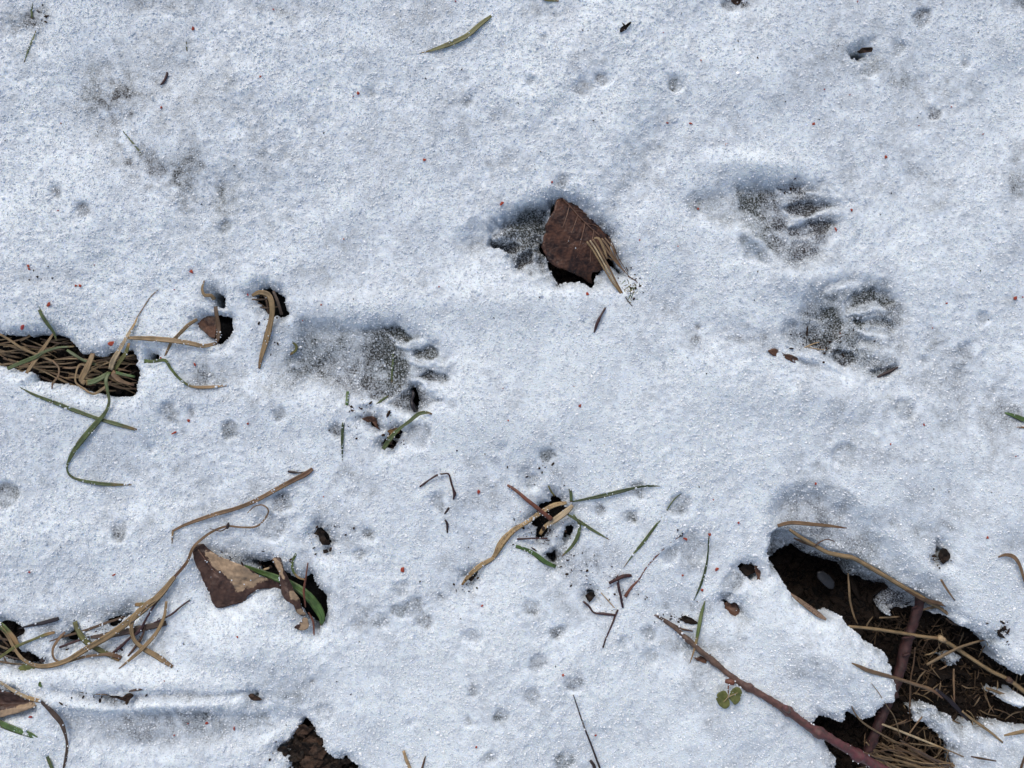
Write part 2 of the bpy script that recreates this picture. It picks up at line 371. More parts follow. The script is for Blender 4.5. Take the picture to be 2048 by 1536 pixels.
# ---- holes: where the sheet has melted through
HOLES = [
    tl('D', [(-400, 500), (0, 485), (60, 505), (130, 500), (200, 505), (290, 485), (345, 485), (400, 540), (440, 590), (480, 615), (560, 628), (650, 600), (740, 570),
             (770, 590), (785, 650), (790, 800), (740, 850), (660, 855), (560, 845), (500, 835), (450, 815), (400, 790), (330, 775), (190, 770), (175, 735), (60, 695), (0, 680), (-400, 690)]),
    tl('D', [(1225, 260), (1255, 245), (1290, 275), (1290, 330), (1245, 335)]),
    tl('D', [(1140, 425), (1190, 390), (1250, 370), (1320, 390), (1345, 440), (1335, 500), (1290, 550), (1240, 545), (1200, 500)]),
    tl('D', [(1465, 265), (1500, 230), (1560, 215), (1620, 240), (1655, 300), (1672, 370), (1640, 392), (1570, 385), (1530, 350), (1480, 310)]),
    tl('D', [(830, 640), (860, 610), (900, 620), (890, 655), (845, 665)]),
    tl('L', [(930, 215), (1000, 195), (1060, 205), (1120, 240), (1200, 285), (1250, 350), (1330, 430), (1400, 470), (1420, 530), (1400, 600), (1460, 700), (1500, 780), (1440, 760),
             (1380, 720), (1330, 790), (1280, 850), (1250, 895), (1160, 850), (1080, 850), (960, 880), (930, 800), (900, 740), (830, 600), (860, 450), (900, 300)]),
    tl('K', [(595, 300), (640, 360), (720, 330), (790, 285), (860, 345), (960, 375), (1090, 395), (1130, 440), (1160, 480), (1250, 510), (1380, 530), (1340, 590), (1310, 640), (1340, 700),
             (1420, 680), (1500, 665), (1600, 670), (1680, 690), (1760, 740), (1830, 775), (1900, 825), (1930, 880), (1980, 960), (2048, 1010), (2300, 1060), (2300, 1700), (990, 1700),
             (970, 1520), (925, 1440), (900, 1390), (840, 1345), (830, 1290), (870, 1255), (930, 1265), (1000, 1290), (1020, 1230), (1060, 1240), (1110, 1270), (1180, 1265),
             (1210, 1230), (1270, 1190), (1325, 1180), (1345, 1090), (1310, 990), (1285, 910), (1200, 850), (1130, 830), (1115, 790), (1055, 735), (1000, 690), (890, 655), (820, 640),
             (730, 570), (680, 510), (665, 470), (650, 400), (610, 340)]),
    tl('G', [(-300, 680), (0, 680), (60, 690), (100, 750), (60, 800), (100, 860), (160, 885), (240, 930), (210, 960), (110, 975), (0, 955), (-300, 960)]),
    tl('G', [(345, 790), (400, 755), (440, 775), (430, 815), (360, 830)]),
    tl('G', [(590, 705), (640, 665), (740, 638), (762, 655), (700, 690), (640, 730)]),
    tl('G', [(1440, 350), (1560, 348), (1640, 400), (1740, 450), (1800, 430), (1880, 540), (1895, 640), (1880, 700), (1835, 740), (1780, 690), (1740, 600), (1640, 500), (1520, 440)]),
    tl('G', [(-300, 1080), (60, 1090), (180, 1140), (200, 1170), (60, 1220), (-300, 1240)]),
    tl('H', [(290, 1310), (320, 1285), (365, 1325), (410, 1390), (440, 1455), (500, 1490), (560, 1480), (620, 1530), (700, 1700), (220, 1700), (235, 1500), (160, 1455), (150, 1430), (220, 1395), (250, 1340)]),
    tl('H', [(370, 165), (400, 130), (430, 165), (470, 225), (430, 235), (400, 205)]),
    tl('H', [(425, 260), (450, 250), (455, 275), (430, 280)]),
    tl('J', [(378, 990), (405, 962), (470, 962), (512, 1000), (518, 1060), (480, 1070), (425, 1040)]),
    tl('J', [(288, 1190), (335, 1178), (385, 1215), (412, 1270), (380, 1292), (330, 1262)]),
    tl('E', [(650, 985), (700, 965), (740, 985), (745, 1030), (775, 1060), (735, 1040), (690, 1010)]),
    tl('E', [(770, 1150), (800, 1060), (865, 1040), (900, 1070), (880, 1110), (820, 1160)]),
    tl('I', [(800, 520), (830, 475), (880, 450), (880, 420), (910, 415), (960, 460), (1000, 490), (985, 540), (930, 570), (880, 610), (850, 660), (850, 695), (790, 695), (780, 660), (810, 610), (770, 600), (760, 570)]),
    tl('I', [(385, 890), (430, 865), (440, 890), (410, 930)]),
    tl('I', [(870, 780), (905, 760), (915, 820), (890, 825)]),
    tl('I', [(985, 610), (1020, 600), (1000, 660), (970, 710), (965, 680)]),
    tl('I', [(1090, 1010), (1110, 980), (1140, 1000), (1110, 1035)]),
    tl('C', [(1065, 305), (1110, 262), (1160, 262), (1165, 290), (1100, 315)]),
    tl('K', [(1560, 300), (1580, 255), (1612, 280), (1600, 325), (1570, 340)]),
    tl('G', [(640, 1110), (700, 1118), (760, 1095), (785, 1115), (740, 1145), (690, 1130)]),
    tl('G', [(1455, 1110), (1500, 1105), (1530, 1140), (1480, 1140)]),
    tl('M', [(1395, 830), (1450, 830), (1460, 930), (1480, 1060), (1470, 1115), (1420, 1080), (1400, 980)]),
]
ISLANDS = [
    tl('K', [(1475, 1260), (1520, 1235), (1570, 1240), (1640, 1270), (1720, 1325), (1770, 1370), (1840, 1350), (1900, 1395), (1940, 1340), (2000, 1350), (2300, 1380), (2300, 1700),
             (1745, 1700), (1725, 1560), (1700, 1490), (1640, 1430), (1570, 1350), (1490, 1330)]),
    tl('K', [(1685, 955), (1740, 930), (1800, 960), (1780, 1000), (1735, 1020), (1700, 1000)]),
    tl('L', [(1020, 860), (1080, 845), (1140, 865), (1100, 890)]),
    tl('K', [(1980, 1160), (2100, 1150), (2100, 1230), (2000, 1200)]),
]
# how deep the ground lies under each hole (mm below the snow surface)
GROUND_SPOTS = [('D', 400, 680, 500, 220, 14), ('D', 1250, 460, 130, 130, 12), ('D', 1570, 310, 140, 140, 13), ('L', 1000, 550, 620, 520, 30),
                ('G', 100, 830, 260, 160, 14), ('G', 550, 730, 400, 130, 13), ('G', 1650, 520, 300, 260, 16), ('H', 380, 1480, 300, 260, 12),
                ('G', 60, 1160, 260, 120, 12), ('I', 880, 580, 220, 220, 13), ('E', 800, 1060, 200, 120, 12), ('J', 400, 1120, 260, 260, 14),
                ('H', 420, 200, 150, 150, 8), ('P', 900, 1250, 700, 350, 26), ('K', 860, 430, 420, 260, 60)]


def base_mm(u, v):
    """the broad swell of the snow cover, without prints or grains"""
    u, v = np.asarray(u, float), np.asarray(v, float)
    i = np.clip(np.searchsorted(AU, u) - 1, 0, len(AU) - 2)
    j = np.clip(np.searchsorted(AV, v) - 1, 0, len(AV) - 2)
    fu = np.clip((u - AU[i]) / (AU[i + 1] - AU[i]), 0, 1)
    fv = np.clip((v - AV[j]) / (AV[j + 1] - AV[j]), 0, 1)
    ra = (RAISE[j, i] * (1 - fu) + RAISE[j, i + 1] * fu) * (1 - fv) + (RAISE[j + 1, i] * (1 - fu) + RAISE[j + 1, i + 1] * fu) * fv
    return ra * 1.15 + (5.0 * vnoise(u, v, 420, 1) + 2.6 * vnoise(u, v, 170, 2)) * .95


def ground_mm(u, v):
    g = np.full(np.shape(u), 34.0) - base_mm(u, v)
    for t, x, y, a, b, d in GROUND_SPOTS:
        k = TILE[t][2]
        cu, cv = tp(t, x, y)
        f = np.exp(-0.5 * (((u - cu) / (a * k * .75)) ** 4 + ((v - cv) / (b * k * .75)) ** 4))
        g = g * (1 - f) + (d - base_mm(u, v)) * f
    return -g


SD = np.full_like(GU, 400.0)
for h in HOLES:
    s = local(h, 120)
    SD[s] = np.minimum(SD[s], poly_sdf(GU[s], GV[s], h))
for h in ISLANDS:
    s = local(h, 120)
    SD[s] = np.maximum(SD[s], -poly_sdf(GU[s], GV[s], h))
near = np.abs(SD) < 90
SD[near] += (2.0 * vnoise(GU, GV, 8, 51) + 4.2 * vnoise(GU, GV, 21, 52) + 1.3 * vnoise(GU, GV, 4.5, 53))[near]

fine = sstep(600, 60, np.maximum(np.maximum(-GU, GU - 2048), np.maximum(-GV, GV - 1536)))
ZT = (5.0 * vnoise(GU, GV, 420, 1) + 2.6 * vnoise(GU, GV, 170, 2) + 1.3 * vnoise(GU, GV, 75, 3)) * 0.95
rough_zone = .45 + .55 * sstep(-.3, .5, vnoise(GU, GV, 260, 12) + .5 * (GV / 1536 - .5))     # granular lumps in places, smooth between
ZT += fine * rough_zone * (1.0 * (0.5 - np.abs(vnoise(GU, GV, 34, 4))) + 0.6 * (0.5 - np.abs(vnoise(GU, GV, 17, 5)))
              + 0.24 * vnoise(GU, GV, 8, 6) + 0.13 * vnoise(GU, GV, 4.2, 7) * (1 - .4 * np.clip(WET, 0, 1)))
ZT += (1 - fine) * 3.0 * vnoise(GU, GV, 60, 8)
ZT += RAISE * 1.15 - DEP
ZTOP = ZT.copy()                                # the sheet before it is cut
RIM = sstep(34, 0, SD) ** 2 * 5.0 + sstep(8, 0, SD) * 1.5
GMM = ground_mm(GU, GV)
WALL, UNDER = 7.0, 13.0
tt = np.clip(-SD / WALL, 0, 1)
ZT = ZT - RIM
ZT = ZT * (1 - tt) + (np.minimum(GMM - 3.0, ZT - 2)) * tt
gy, gx = np.gradient(SD, AV, AU)
gl = np.sqrt(gx * gx + gy * gy) + 1e-6
und = UNDER * tt * tt * (3 - 2 * tt)
PU = GU + gx / gl * und
PV = GV + gy / gl * und
haze_w = .07 + .10 * vnoise(GU, GV, 330, 13) + .09 * vnoise(GU, GV, 120, 14) + .12 * vnoise(GU, GV, 45, 9) + .14 * vnoise(GU, GV, 17, 10) + .12 * vnoise(GU, GV, 7, 15)
# greyer towards the top corners, paler along the middle band
haze_w += .10 * sstep(700, 0, GV) * sstep(300, 900, np.abs(GU - 1000)) - .05
WET_SHADE_N = np.clip(np.minimum(WET, .86) + haze_w * (1 - .5 * WET) + .36 * sstep(20, -4, SD) * (.6 + .6 * vnoise(GU, GV, 19, 16)), 0, .86)
nr, nc = GU.shape
X = (PU - 1024) * PLAN
Y = (768 - PV) * PLAN
Z = ZT * 0.001


def mesh_from_arrays(name, co, quads):
    me = bpy.data.meshes.new(name)
    me.vertices.add(len(co))
    me.vertices.foreach_set('co', np.ascontiguousarray(co, dtype=np.float32).ravel())
    me.loops.add(quads.size)
    me.loops.foreach_set('vertex_index', np.ascontiguousarray(quads, dtype=np.int32).ravel())
    me.polygons.add(len(quads))
    n = quads.shape[1]
    me.polygons.foreach_set('loop_start', np.arange(0, quads.size, n, dtype=np.int32))
    me.polygons.foreach_set('loop_total', np.full(len(quads), n, dtype=np.int32))
    me.update(calc_edges=True)
    return me


def float_attr(me, name, vals):
    a = me.attributes.new(name, 'FLOAT', 'POINT')
    a.data.foreach_set('value', np.ascontiguousarray(vals, dtype=np.float32).ravel())


def smooth(me):
    me.polygons.foreach_set('use_smooth', np.ones(len(me.polygons), dtype=bool))


# ------------------------------------------------------------------ materials
def new_mat(name):
    m = bpy.data.materials.new(name)
    m.use_nodes = True
    nt = m.node_tree
    return m, nt, nt.nodes['Principled BSDF']


def N(nt, kind, **kw):
    n = nt.nodes.new(kind)
    for k, v in kw.items():
        if k in n.inputs:
            n.inputs[k].default_value = v
        else:
            setattr(n, k, v)
    return n


def L(nt, a, b):
    nt.links.new(a, b)


def mixc(nt, fac, a, b):
    n = nt.nodes.new('ShaderNodeMix')
    n.data_type = 'RGBA'
    for sock, val in ((n.inputs[0], fac), (n.inputs[6], a), (n.inputs[7], b)):
        if hasattr(val, 'is_output'):
            L(nt, val, sock)
        elif isinstance(val, (int, float)):
            sock.default_value = val
        else:
            sock.default_value = (*val, 1) if len(val) == 3 else val
    return n.outputs[2]


def ramp(nt, fac, a, b):
    n = nt.nodes.new('ShaderNodeMapRange')
    L(nt, fac, n.inputs[0])
    n.inputs[1].default_value = a
    n.inputs[2].default_value = b
    return n.outputs[0]


def snow_material():
    m, nt, p = new_mat('granular_wet_snow')
    at = N(nt, 'ShaderNodeAttribute', attribute_name='wet')
    tc = N(nt, 'ShaderNodeTexCoord')
    n1 = N(nt, 'ShaderNodeTexNoise', Scale=900.0, Detail=3.0)
    L(nt, tc.outputs['Object'], n1.inputs['Vector'])
    n2 = N(nt, 'ShaderNodeTexNoise', Scale=260.0, Detail=2.0)
    L(nt, tc.outputs['Object'], n2.inputs['Vector'])
    # slush: thin, water-soaked snow shows the dark ground through it, in speckles; the mask also carries the big gap's painted shade
    s1 = N(nt, 'ShaderNodeMath', operation='SUBTRACT')
    L(nt, n1.outputs[0], s1.inputs[0]); s1.inputs[1].default_value = 0.5
    s0 = N(nt, 'ShaderNodeMath', operation='MULTIPLY_ADD')
    L(nt, s1.outputs[0], s0.inputs[0]); s0.inputs[1].default_value = 2.3; s0.inputs[2].default_value = 1.0
    s2 = N(nt, 'ShaderNodeMath', operation='MULTIPLY')
    L(nt, s0.outputs[0], s2.inputs[0]); L(nt, at.outputs['Fac'], s2.inputs[1])
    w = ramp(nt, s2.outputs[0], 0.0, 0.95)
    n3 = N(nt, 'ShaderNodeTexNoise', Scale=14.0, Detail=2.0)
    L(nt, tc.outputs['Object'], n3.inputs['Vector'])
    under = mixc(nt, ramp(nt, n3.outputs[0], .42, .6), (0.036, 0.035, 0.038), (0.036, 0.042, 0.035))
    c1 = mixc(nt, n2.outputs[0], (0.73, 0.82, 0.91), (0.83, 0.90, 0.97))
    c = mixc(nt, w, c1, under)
    L(nt, c, p.inputs['Base Color'])
    p.inputs['Roughness'].default_value = 0.42
    p.inputs['IOR'].default_value = 1.31
    p.inputs['Subsurface Weight'].default_value = 0.7
    p.inputs['Subsurface Radius'].default_value = (1.0, 1.1, 1.3)
    p.inputs['Subsurface Scale'].default_value = 0.004
    v = N(nt, 'ShaderNodeTexVoronoi', Scale=850.0)
    L(nt, tc.outputs['Object'], v.inputs['Vector'])
    ad = N(nt, 'ShaderNodeMath', operation='ADD')
    L(nt, v.outputs['Distance'], ad.inputs[0]); L(nt, n1.outputs[0], ad.inputs[1])
    b = N(nt, 'ShaderNodeBump', Strength=0.5, Distance=0.0006)
    L(nt, ad.outputs[0], b.inputs['Height'])
    L(nt, b.outputs[0], p.inputs['Normal'])
    return m


def ice_material():
    m, nt, p = new_mat('ice_grain')
    oi = N(nt, 'ShaderNodeObjectInfo')
    c = mixc(nt, oi.outputs['Random'], (0.58, 0.66, 0.75), (0.94, 0.97, 1.0))
    L(nt, c, p.inputs['Base Color'])
    p.inputs['Roughness'].default_value = 0.07
    p.inputs['IOR'].default_value = 1.36
    p.inputs['Transmission Weight'].default_value = 0.12
    return m


def soil_material():
    m, nt, p = new_mat('wet_black_soil')
    tc = N(nt, 'ShaderNodeTexCoord')
    n1 = N(nt, 'ShaderNodeTexNoise', Scale=160.0, Detail=6.0, Roughness=0.7)
    L(nt, tc.outputs['Object'], n1.inputs['Vector'])
    n2 = N(nt, 'ShaderNodeTexNoise', Scale=30.0, Detail=3.0)
    L(nt, tc.outputs['Object'], n2.inputs['Vector'])
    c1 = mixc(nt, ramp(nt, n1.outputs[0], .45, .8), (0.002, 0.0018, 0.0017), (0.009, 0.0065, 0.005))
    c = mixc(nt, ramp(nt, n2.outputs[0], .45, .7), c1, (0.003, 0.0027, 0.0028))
    L(nt, c, p.inputs['Base Color'])
    p.inputs['Specular IOR Level'].default_value = 0.148
    p.inputs['Roughness'].default_value = 0.62
    b = N(nt, 'ShaderNodeBump', Strength=0.9, Distance=0.003)
    L(nt, n1.outputs[0], b.inputs['Height'])
    L(nt, b.outputs[0], p.inputs['Normal'])
    return m


def blade_material(name, base, dark, tip, tip_at=0.85, rough=0.5, spots=None, trans=0.0, root=None):
    """ribbon material: UV u runs across the blade, v from root to tip"""
    m, nt, p = new_mat(name)
    uv = N(nt, 'ShaderNodeUVMap', uv_map='along')
    sep = N(nt, 'ShaderNodeSeparateXYZ')
    L(nt, uv.outputs[0], sep.inputs[0])
    mp = N(nt, 'ShaderNodeMapping')
    mp.inputs['Scale'].default_value = (4.5, 1.6, 1)
    L(nt, uv.outputs[0], mp.inputs[0])
    st = N(nt, 'ShaderNodeTexNoise', Scale=1.6, Detail=3.0)
    L(nt, mp.outputs[0], st.inputs['Vector'])
    tc = N(nt, 'ShaderNodeTexCoord')
    pn = N(nt, 'ShaderNodeTexNoise', Scale=170.0, Detail=3.0)
    L(nt, tc.outputs['Object'], pn.inputs['Vector'])
    c = mixc(nt, ramp(nt, st.outputs[0], .36, .62), tuple(x * .8 for x in dark), base)
    c = mixc(nt, ramp(nt, pn.outputs[0], .48, .66), c, tuple(x * .5 for x in base))
    if spots:
        sp = N(nt, 'ShaderNodeTexVoronoi', Scale=620.0)
        L(nt, tc.outputs['Object'], sp.inputs['Vector'])
        c = mixc(nt, ramp(nt, sp.outputs['Distance'], .34, .22), c, spots)
    if root:
        c = mixc(nt, ramp(nt, sep.outputs[1], .22, .02), c, root)
    tn = N(nt, 'ShaderNodeMath', operation='MULTIPLY_ADD')
    L(nt, pn.outputs[0], tn.inputs[0]); tn.inputs[1].default_value = .16
    L(nt, sep.outputs[1], tn.inputs[2])
    c = mixc(nt, ramp(nt, tn.outputs[0], tip_at + .04, tip_at + .16), c, tip)
    L(nt, c, p.inputs['Base Color'])
    p.inputs['Roughness'].default_value = rough
    p.inputs['Subsurface Weight'].default_value = trans
    p.inputs['Subsurface Scale'].default_value = 0.0008
    b = N(nt, 'ShaderNodeBump', Strength=0.5, Distance=0.0004)
    L(nt, st.outputs[0], b.inputs['Height'])
    L(nt, b.outputs[0], p.inputs['Normal'])
    return m


def stem_material(name, a, bcol, rough=0.5, mid=None):
    m, nt, p = new_mat(name)
    uv = N(nt, 'ShaderNodeUVMap', uv_map='along')
    sep = N(nt, 'ShaderNodeSeparateXYZ')
    L(nt, uv.outputs[0], sep.inputs[0])
    tc = N(nt, 'ShaderNodeTexCoord')
    n1 = N(nt, 'ShaderNodeTexNoise', Scale=330.0, Detail=4.0, Roughness=.65)
    L(nt, tc.outputs['Object'], n1.inputs['Vector'])
    c0 = mixc(nt, ramp(nt, sep.outputs[1], .2, .8), a, mid if mid else a)
    c = mixc(nt, ramp(nt, n1.outputs[0], .42, .68), c0, bcol)
    L(nt, c, p.inputs['Base Color'])
    p.inputs['Roughness'].default_value = rough
    b = N(nt, 'ShaderNodeBump', Strength=0.6, Distance=0.0006)
    L(nt, n1.outputs[0], b.inputs['Height'])
    L(nt, b.outputs[0], p.inputs['Normal'])
    return m


def leaf_material(name, a, bcol, dry=None, rough=0.5, scale=260.0):
    m, nt, p = new_mat(name)
    tc = N(nt, 'ShaderNodeTexCoord')
    n1 = N(nt, 'ShaderNodeTexNoise', Scale=scale, Detail=5.0, Roughness=.7)
    L(nt, tc.outputs['Object'], n1.inputs['Vector'])
    n2 = N(nt, 'ShaderNodeTexNoise', Scale=scale * .3, Detail=3.0)
    L(nt, tc.outputs['Object'], n2.inputs['Vector'])
    s = N(nt, 'ShaderNodeMath', operation='ADD')
    L(nt, n1.outputs[0], s.inputs[0]); L(nt, n2.outputs[0], s.inputs[1])
    c = mixc(nt, ramp(nt, s.outputs[0], .82, 1.2), a, bcol)
    if dry:
        at = N(nt, 'ShaderNodeAttribute', attribute_name='dry')
        tn = N(nt, 'ShaderNodeMath', operation='MULTIPLY_ADD')
        L(nt, s.outputs[0], tn.inputs[0]); tn.inputs[1].default_value = .9
        L(nt, at.outputs['Fac'], tn.inputs[2])
        d2 = mixc(nt, ramp(nt, n1.outputs[0], .3, .7), tuple(x * .6 for x in dry), dry)
        c = mixc(nt, ramp(nt, tn.outputs[0], 1.36, 1.46), c, d2)
    L(nt, c, p.inputs['Base Color'])
    p.inputs['Specular IOR Level'].default_value = 0.35 if 'crumble' not in name else 0.15
    p.inputs['Roughness'].default_value = rough
    v = N(nt, 'ShaderNodeTexVoronoi', Scale=scale * 1.4)
    L(nt, tc.outputs['Object'], v.inputs['Vector'])
    s2 = N(nt, 'ShaderNodeMath', operation='ADD')
    L(nt, n1.outputs[0], s2.inputs[0]); L(nt, v.outputs['Distance'], s2.inputs[1])
    b = N(nt, 'ShaderNodeBump', Strength=0.55, Distance=0.0007)
    L(nt, s2.outputs[0], b.inputs['Height'])
    L(nt, b.outputs[0], p.inputs['Normal'])
    return m


STRAW_TIP = (.20, .115, .05)
M = {
    'snow': snow_material(), 'ice': ice_material(), 'soil': soil_material(),
    'green': blade_material('green_blade', (.11, .15, .055), (.07, .10, .036), (.24, .14, .06), .93, .42, trans=.1),
    'bright_green': blade_material('bright_green_blade', (.10, .18, .05), (.06, .125, .032), (.10, .18, .05), 1.3, .4, trans=.1),
    'dark_green': blade_material('dark_green_blade', (.055, .085, .03), (.04, .06, .025), (.07, .07, .03), .95, .42),
    'tan_tip': blade_material('tan_tipped_blade', (.13, .17, .05), (.085, .13, .04), (.30, .20, .10), .58, .45),
    'olive': blade_material('olive_blade', (.15, .15, .045), (.10, .105, .03), (.24, .15, .06), .86, .48),
    'straw': blade_material('straw_blade', (.33, .235, .12), (.20, .13, .065), (.18, .115, .06), .9, .5),
    'spotted': blade_material('spotted_straw', (.46, .33, .17), (.36, .25, .12), (.22, .13, .05), .93, .5, spots=(.17, .09, .035)),
    'pale': blade_material('pale_straw', (.50, .40, .26), (.38, .29, .17), (.36, .24, .11), .75, .5),
    'tan': blade_material('tan_blade', (.25, .16, .085), (.14, .082, .043), (.13, .07, .04), .84, .5),
    'dull': blade_material('dull_straw', (.23, .16, .085), (.14, .09, .045), (.10, .06, .03), .9, .55),
    'brown': blade_material('brown_blade', (.12, .07, .035), (.07, .04, .022), (.06, .035, .02), .9, .5),
    'grey_brown': blade_material('grey_brown_blade', (.11, .075, .055), (.06, .04, .032), (.09, .06, .04), .9, .5),
    'black': blade_material('black_strip', (.02, .014, .02), (.012, .009, .013), (.016, .012, .014), .9, .4),
    'strip_leaf': blade_material('curled_leaf_edge', (.33, .23, .15), (.10, .05, .035), (.30, .21, .14), .92, .55, spots=(.07, .032, .024)),
    'bramble': stem_material('bramble_bark', (.13, .085, .06), (.06, .035, .03), .5, mid=(.12, .035, .042)),
    'red_stem': stem_material('red_bark', (.05, .017, .016), (.014, .007, .007), .65),
    'rust_stem': stem_material('rust_bark', (.16, .055, .03), (.07, .025, .018), .5),
    'dark_twig': stem_material('dark_twig', (.035, .02, .02), (.018, .011, .012), .5),
    'plum_twig': stem_material('plum_twig', (.05, .018, .02), (.025, .011, .013), .5),
    'brown_twig': stem_material('brown_twig', (.10, .055, .035), (.045, .025, .018), .55),
    'pale_twig': stem_material('pale_twig', (.42, .31, .18), (.28, .19, .10), .5),
    'black_twig': stem_material('black_twig', (.010, .008, .012), (.018, .012, .014), .35),
    'leaf': leaf_material('rotting_brown_leaf', (.014, .007, .007), (.105, .048, .030), rough=.42, scale=330.0),
    'vein': stem_material('leaf_vein', (.19, .105, .07), (.10, .052, .036), .5),
    'curl': leaf_material('wet_and_dry_leaf', (.035, .018, .014), (.085, .048, .036), dry=(.40, .29, .19), rough=.45),
    'russet': leaf_material('russet_leaf', (.03, .014, .009), (.14, .07, .042), rough=.45),
    'crumb': leaf_material('leaf_crumble', (.012, .008, .006), (.07, .042, .029), rough=.6, scale=300.0),
    'dark_crumb': leaf_material('dark_crumble', (.005, .004, .0035), (.026, .017, .012), rough=.55, scale=300.0),
    'amber': leaf_material('amber_fragment', (.05, .025, .01), (.22, .12, .04), rough=.5, scale=300.0),
    'leaflet': leaf_material('green_leaflet', (.085, .10, .03), (.16, .17, .055), rough=.4, scale=300.0),
    'moss': leaf_material('moss', (.03, .06, .015), (.09, .15, .035), rough=.6, scale=400.0),
    'red': leaf_material('red_husk', (.30, .035, .018), (.50, .095, .045), rough=.45, scale=500.0),
    'rose': leaf_material('rose_husk', (.32, .03, .035), (.45, .08, .07), rough=.45, scale=500.0),
    'speck': leaf_material('black_grit', (.008, .006, .008), (.03, .02, .02), rough=.5, scale=700.0),
    'fibre': leaf_material('plant_fibre', (.022, .014, .009), (.11, .07, .038), rough=.6, scale=90.0),
    'seed': leaf_material('pale_seed', (.28, .25, .15), (.42, .38, .26), rough=.4, scale=300.0),
    'ice_lump': leaf_material('glow_grey', (.010, .011, .013), (.028, .030, .035), rough=.3, scale=200.0),  # tone of the lump added for a pale glow
}

# ------------------------------------------------------------------ snow and soil objects
ids = np.arange(nr * nc).reshape(nr, nc)
quads = np.stack([ids[:-1, :-1], ids[1:, :-1], ids[1:, 1:], ids[:-1, 1:]], axis=-1).reshape(-1, 4)
sdq = SD.ravel()[quads].max(axis=1)
quads = quads[sdq > -(WALL + 2)]
used = np.zeros(nr * nc, bool)
used[quads.ravel()] = True
remap = np.cumsum(used) - 1
co = np.stack([X.ravel(), Y.ravel(), Z.ravel()], axis=-1)
snow_co = co[used]
snow_q = remap[quads]
snow_wet_shade = WET_SHADE_N.ravel()[used]
me = mesh_from_arrays('snow', snow_co, snow_q)
float_attr(me, 'wet', snow_wet_shade)
smooth(me)
me.materials.append(M['snow'])
snow_obj = bpy.data.objects.new('snow', me)
snow_obj['kind'] = 'structure'
col.objects.link(snow_obj)

SU = axis(2048, 7, 60, 60000, 1.25)
SV = axis(1536, 7, 60, 60000, 1.25)
su, sv = np.meshgrid(SU, SV)
inner = sstep(900, 100, np.maximum(np.maximum(-su, su - 2048), np.maximum(-sv, sv - 1536)))
sz = ground_mm(su, sv) + inner * (2.2 * vnoise(su, sv, 60, 21) + 1.6 * vnoise(su, sv, 24, 22) + 1.0 * vnoise(su, sv, 10, 23)) - (1 - inner) * 4
sco = np.stack([(su - 1024) * PLAN, (768 - sv) * PLAN, sz * .001], axis=-1).reshape(-1, 3)
sid = np.arange(su.size).reshape(su.shape)
sq = np.stack([sid[:-1, :-1], sid[1:, :-1], sid[1:, 1:], sid[:-1, 1:]], axis=-1).reshape(-1, 4)
me = mesh_from_arrays('soil', sco, sq)
smooth(me)
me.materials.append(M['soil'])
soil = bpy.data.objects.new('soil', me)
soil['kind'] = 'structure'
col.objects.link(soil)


# ------------------------------------------------------------------ loose grains: real ice crystals over the sheet
def scatter_object(name, label, cat, pts, scl, rot, mat, subdiv=1):
    me = bpy.data.meshes.new(name)
    me.vertices.add(len(pts))
    me.vertices.foreach_set('co', np.ascontiguousarray(pts, dtype=np.float32).ravel())
    for nm, arr in (('grain_scale', scl), ('grain_turn', rot)):
        a = me.attributes.new(nm, 'FLOAT_VECTOR', 'POINT')
        a.data.foreach_set('vector', np.ascontiguousarray(arr, dtype=np.float32).ravel())
    ob = bpy.data.objects.new(name, me)
    col.objects.link(ob)
    ng = bpy.data.node_groups.new(name, 'GeometryNodeTree')
    ng.interface.new_socket('Geometry', in_out='INPUT', socket_type='NodeSocketGeometry')
    ng.interface.new_socket('Geometry', in_out='OUTPUT', socket_type='NodeSocketGeometry')
    gi, go = ng.nodes.new('NodeGroupInput'), ng.nodes.new('NodeGroupOutput')
    iop = ng.nodes.new('GeometryNodeInstanceOnPoints')
    ico = ng.nodes.new('GeometryNodeMeshIcoSphere')
    ico.inputs['Radius'].default_value = 1.0
    ico.inputs['Subdivisions'].default_value = subdiv
    sm = ng.nodes.new('GeometryNodeSetMaterial')
    sm.inputs['Material'].default_value = mat
    outs = []
    for nm in ('grain_scale', 'grain_turn'):
        na = ng.nodes.new('GeometryNodeInputNamedAttribute')
        na.data_type = 'FLOAT_VECTOR'
        na.inputs['Name'].default_value = nm
        outs.append(na.outputs['Attribute'])
    ng.links.new(ico.outputs['Mesh'], sm.inputs['Geometry'])
    ng.links.new(gi.outputs[0], iop.inputs['Points'])
    ng.links.new(sm.outputs[0], iop.inputs['Instance'])
    ng.links.new(outs[1], iop.inputs['Rotation'])
    ng.links.new(outs[0], iop.inputs['Scale'])
    ng.links.new(iop.outputs[0], go.inputs[0])
    md = ob.modifiers.new('scatter', 'NODES')
    md.node_group = ng
    ob['kind'] = 'stuff'
    ob['label'] = label
    ob['category'] = cat
    return ob


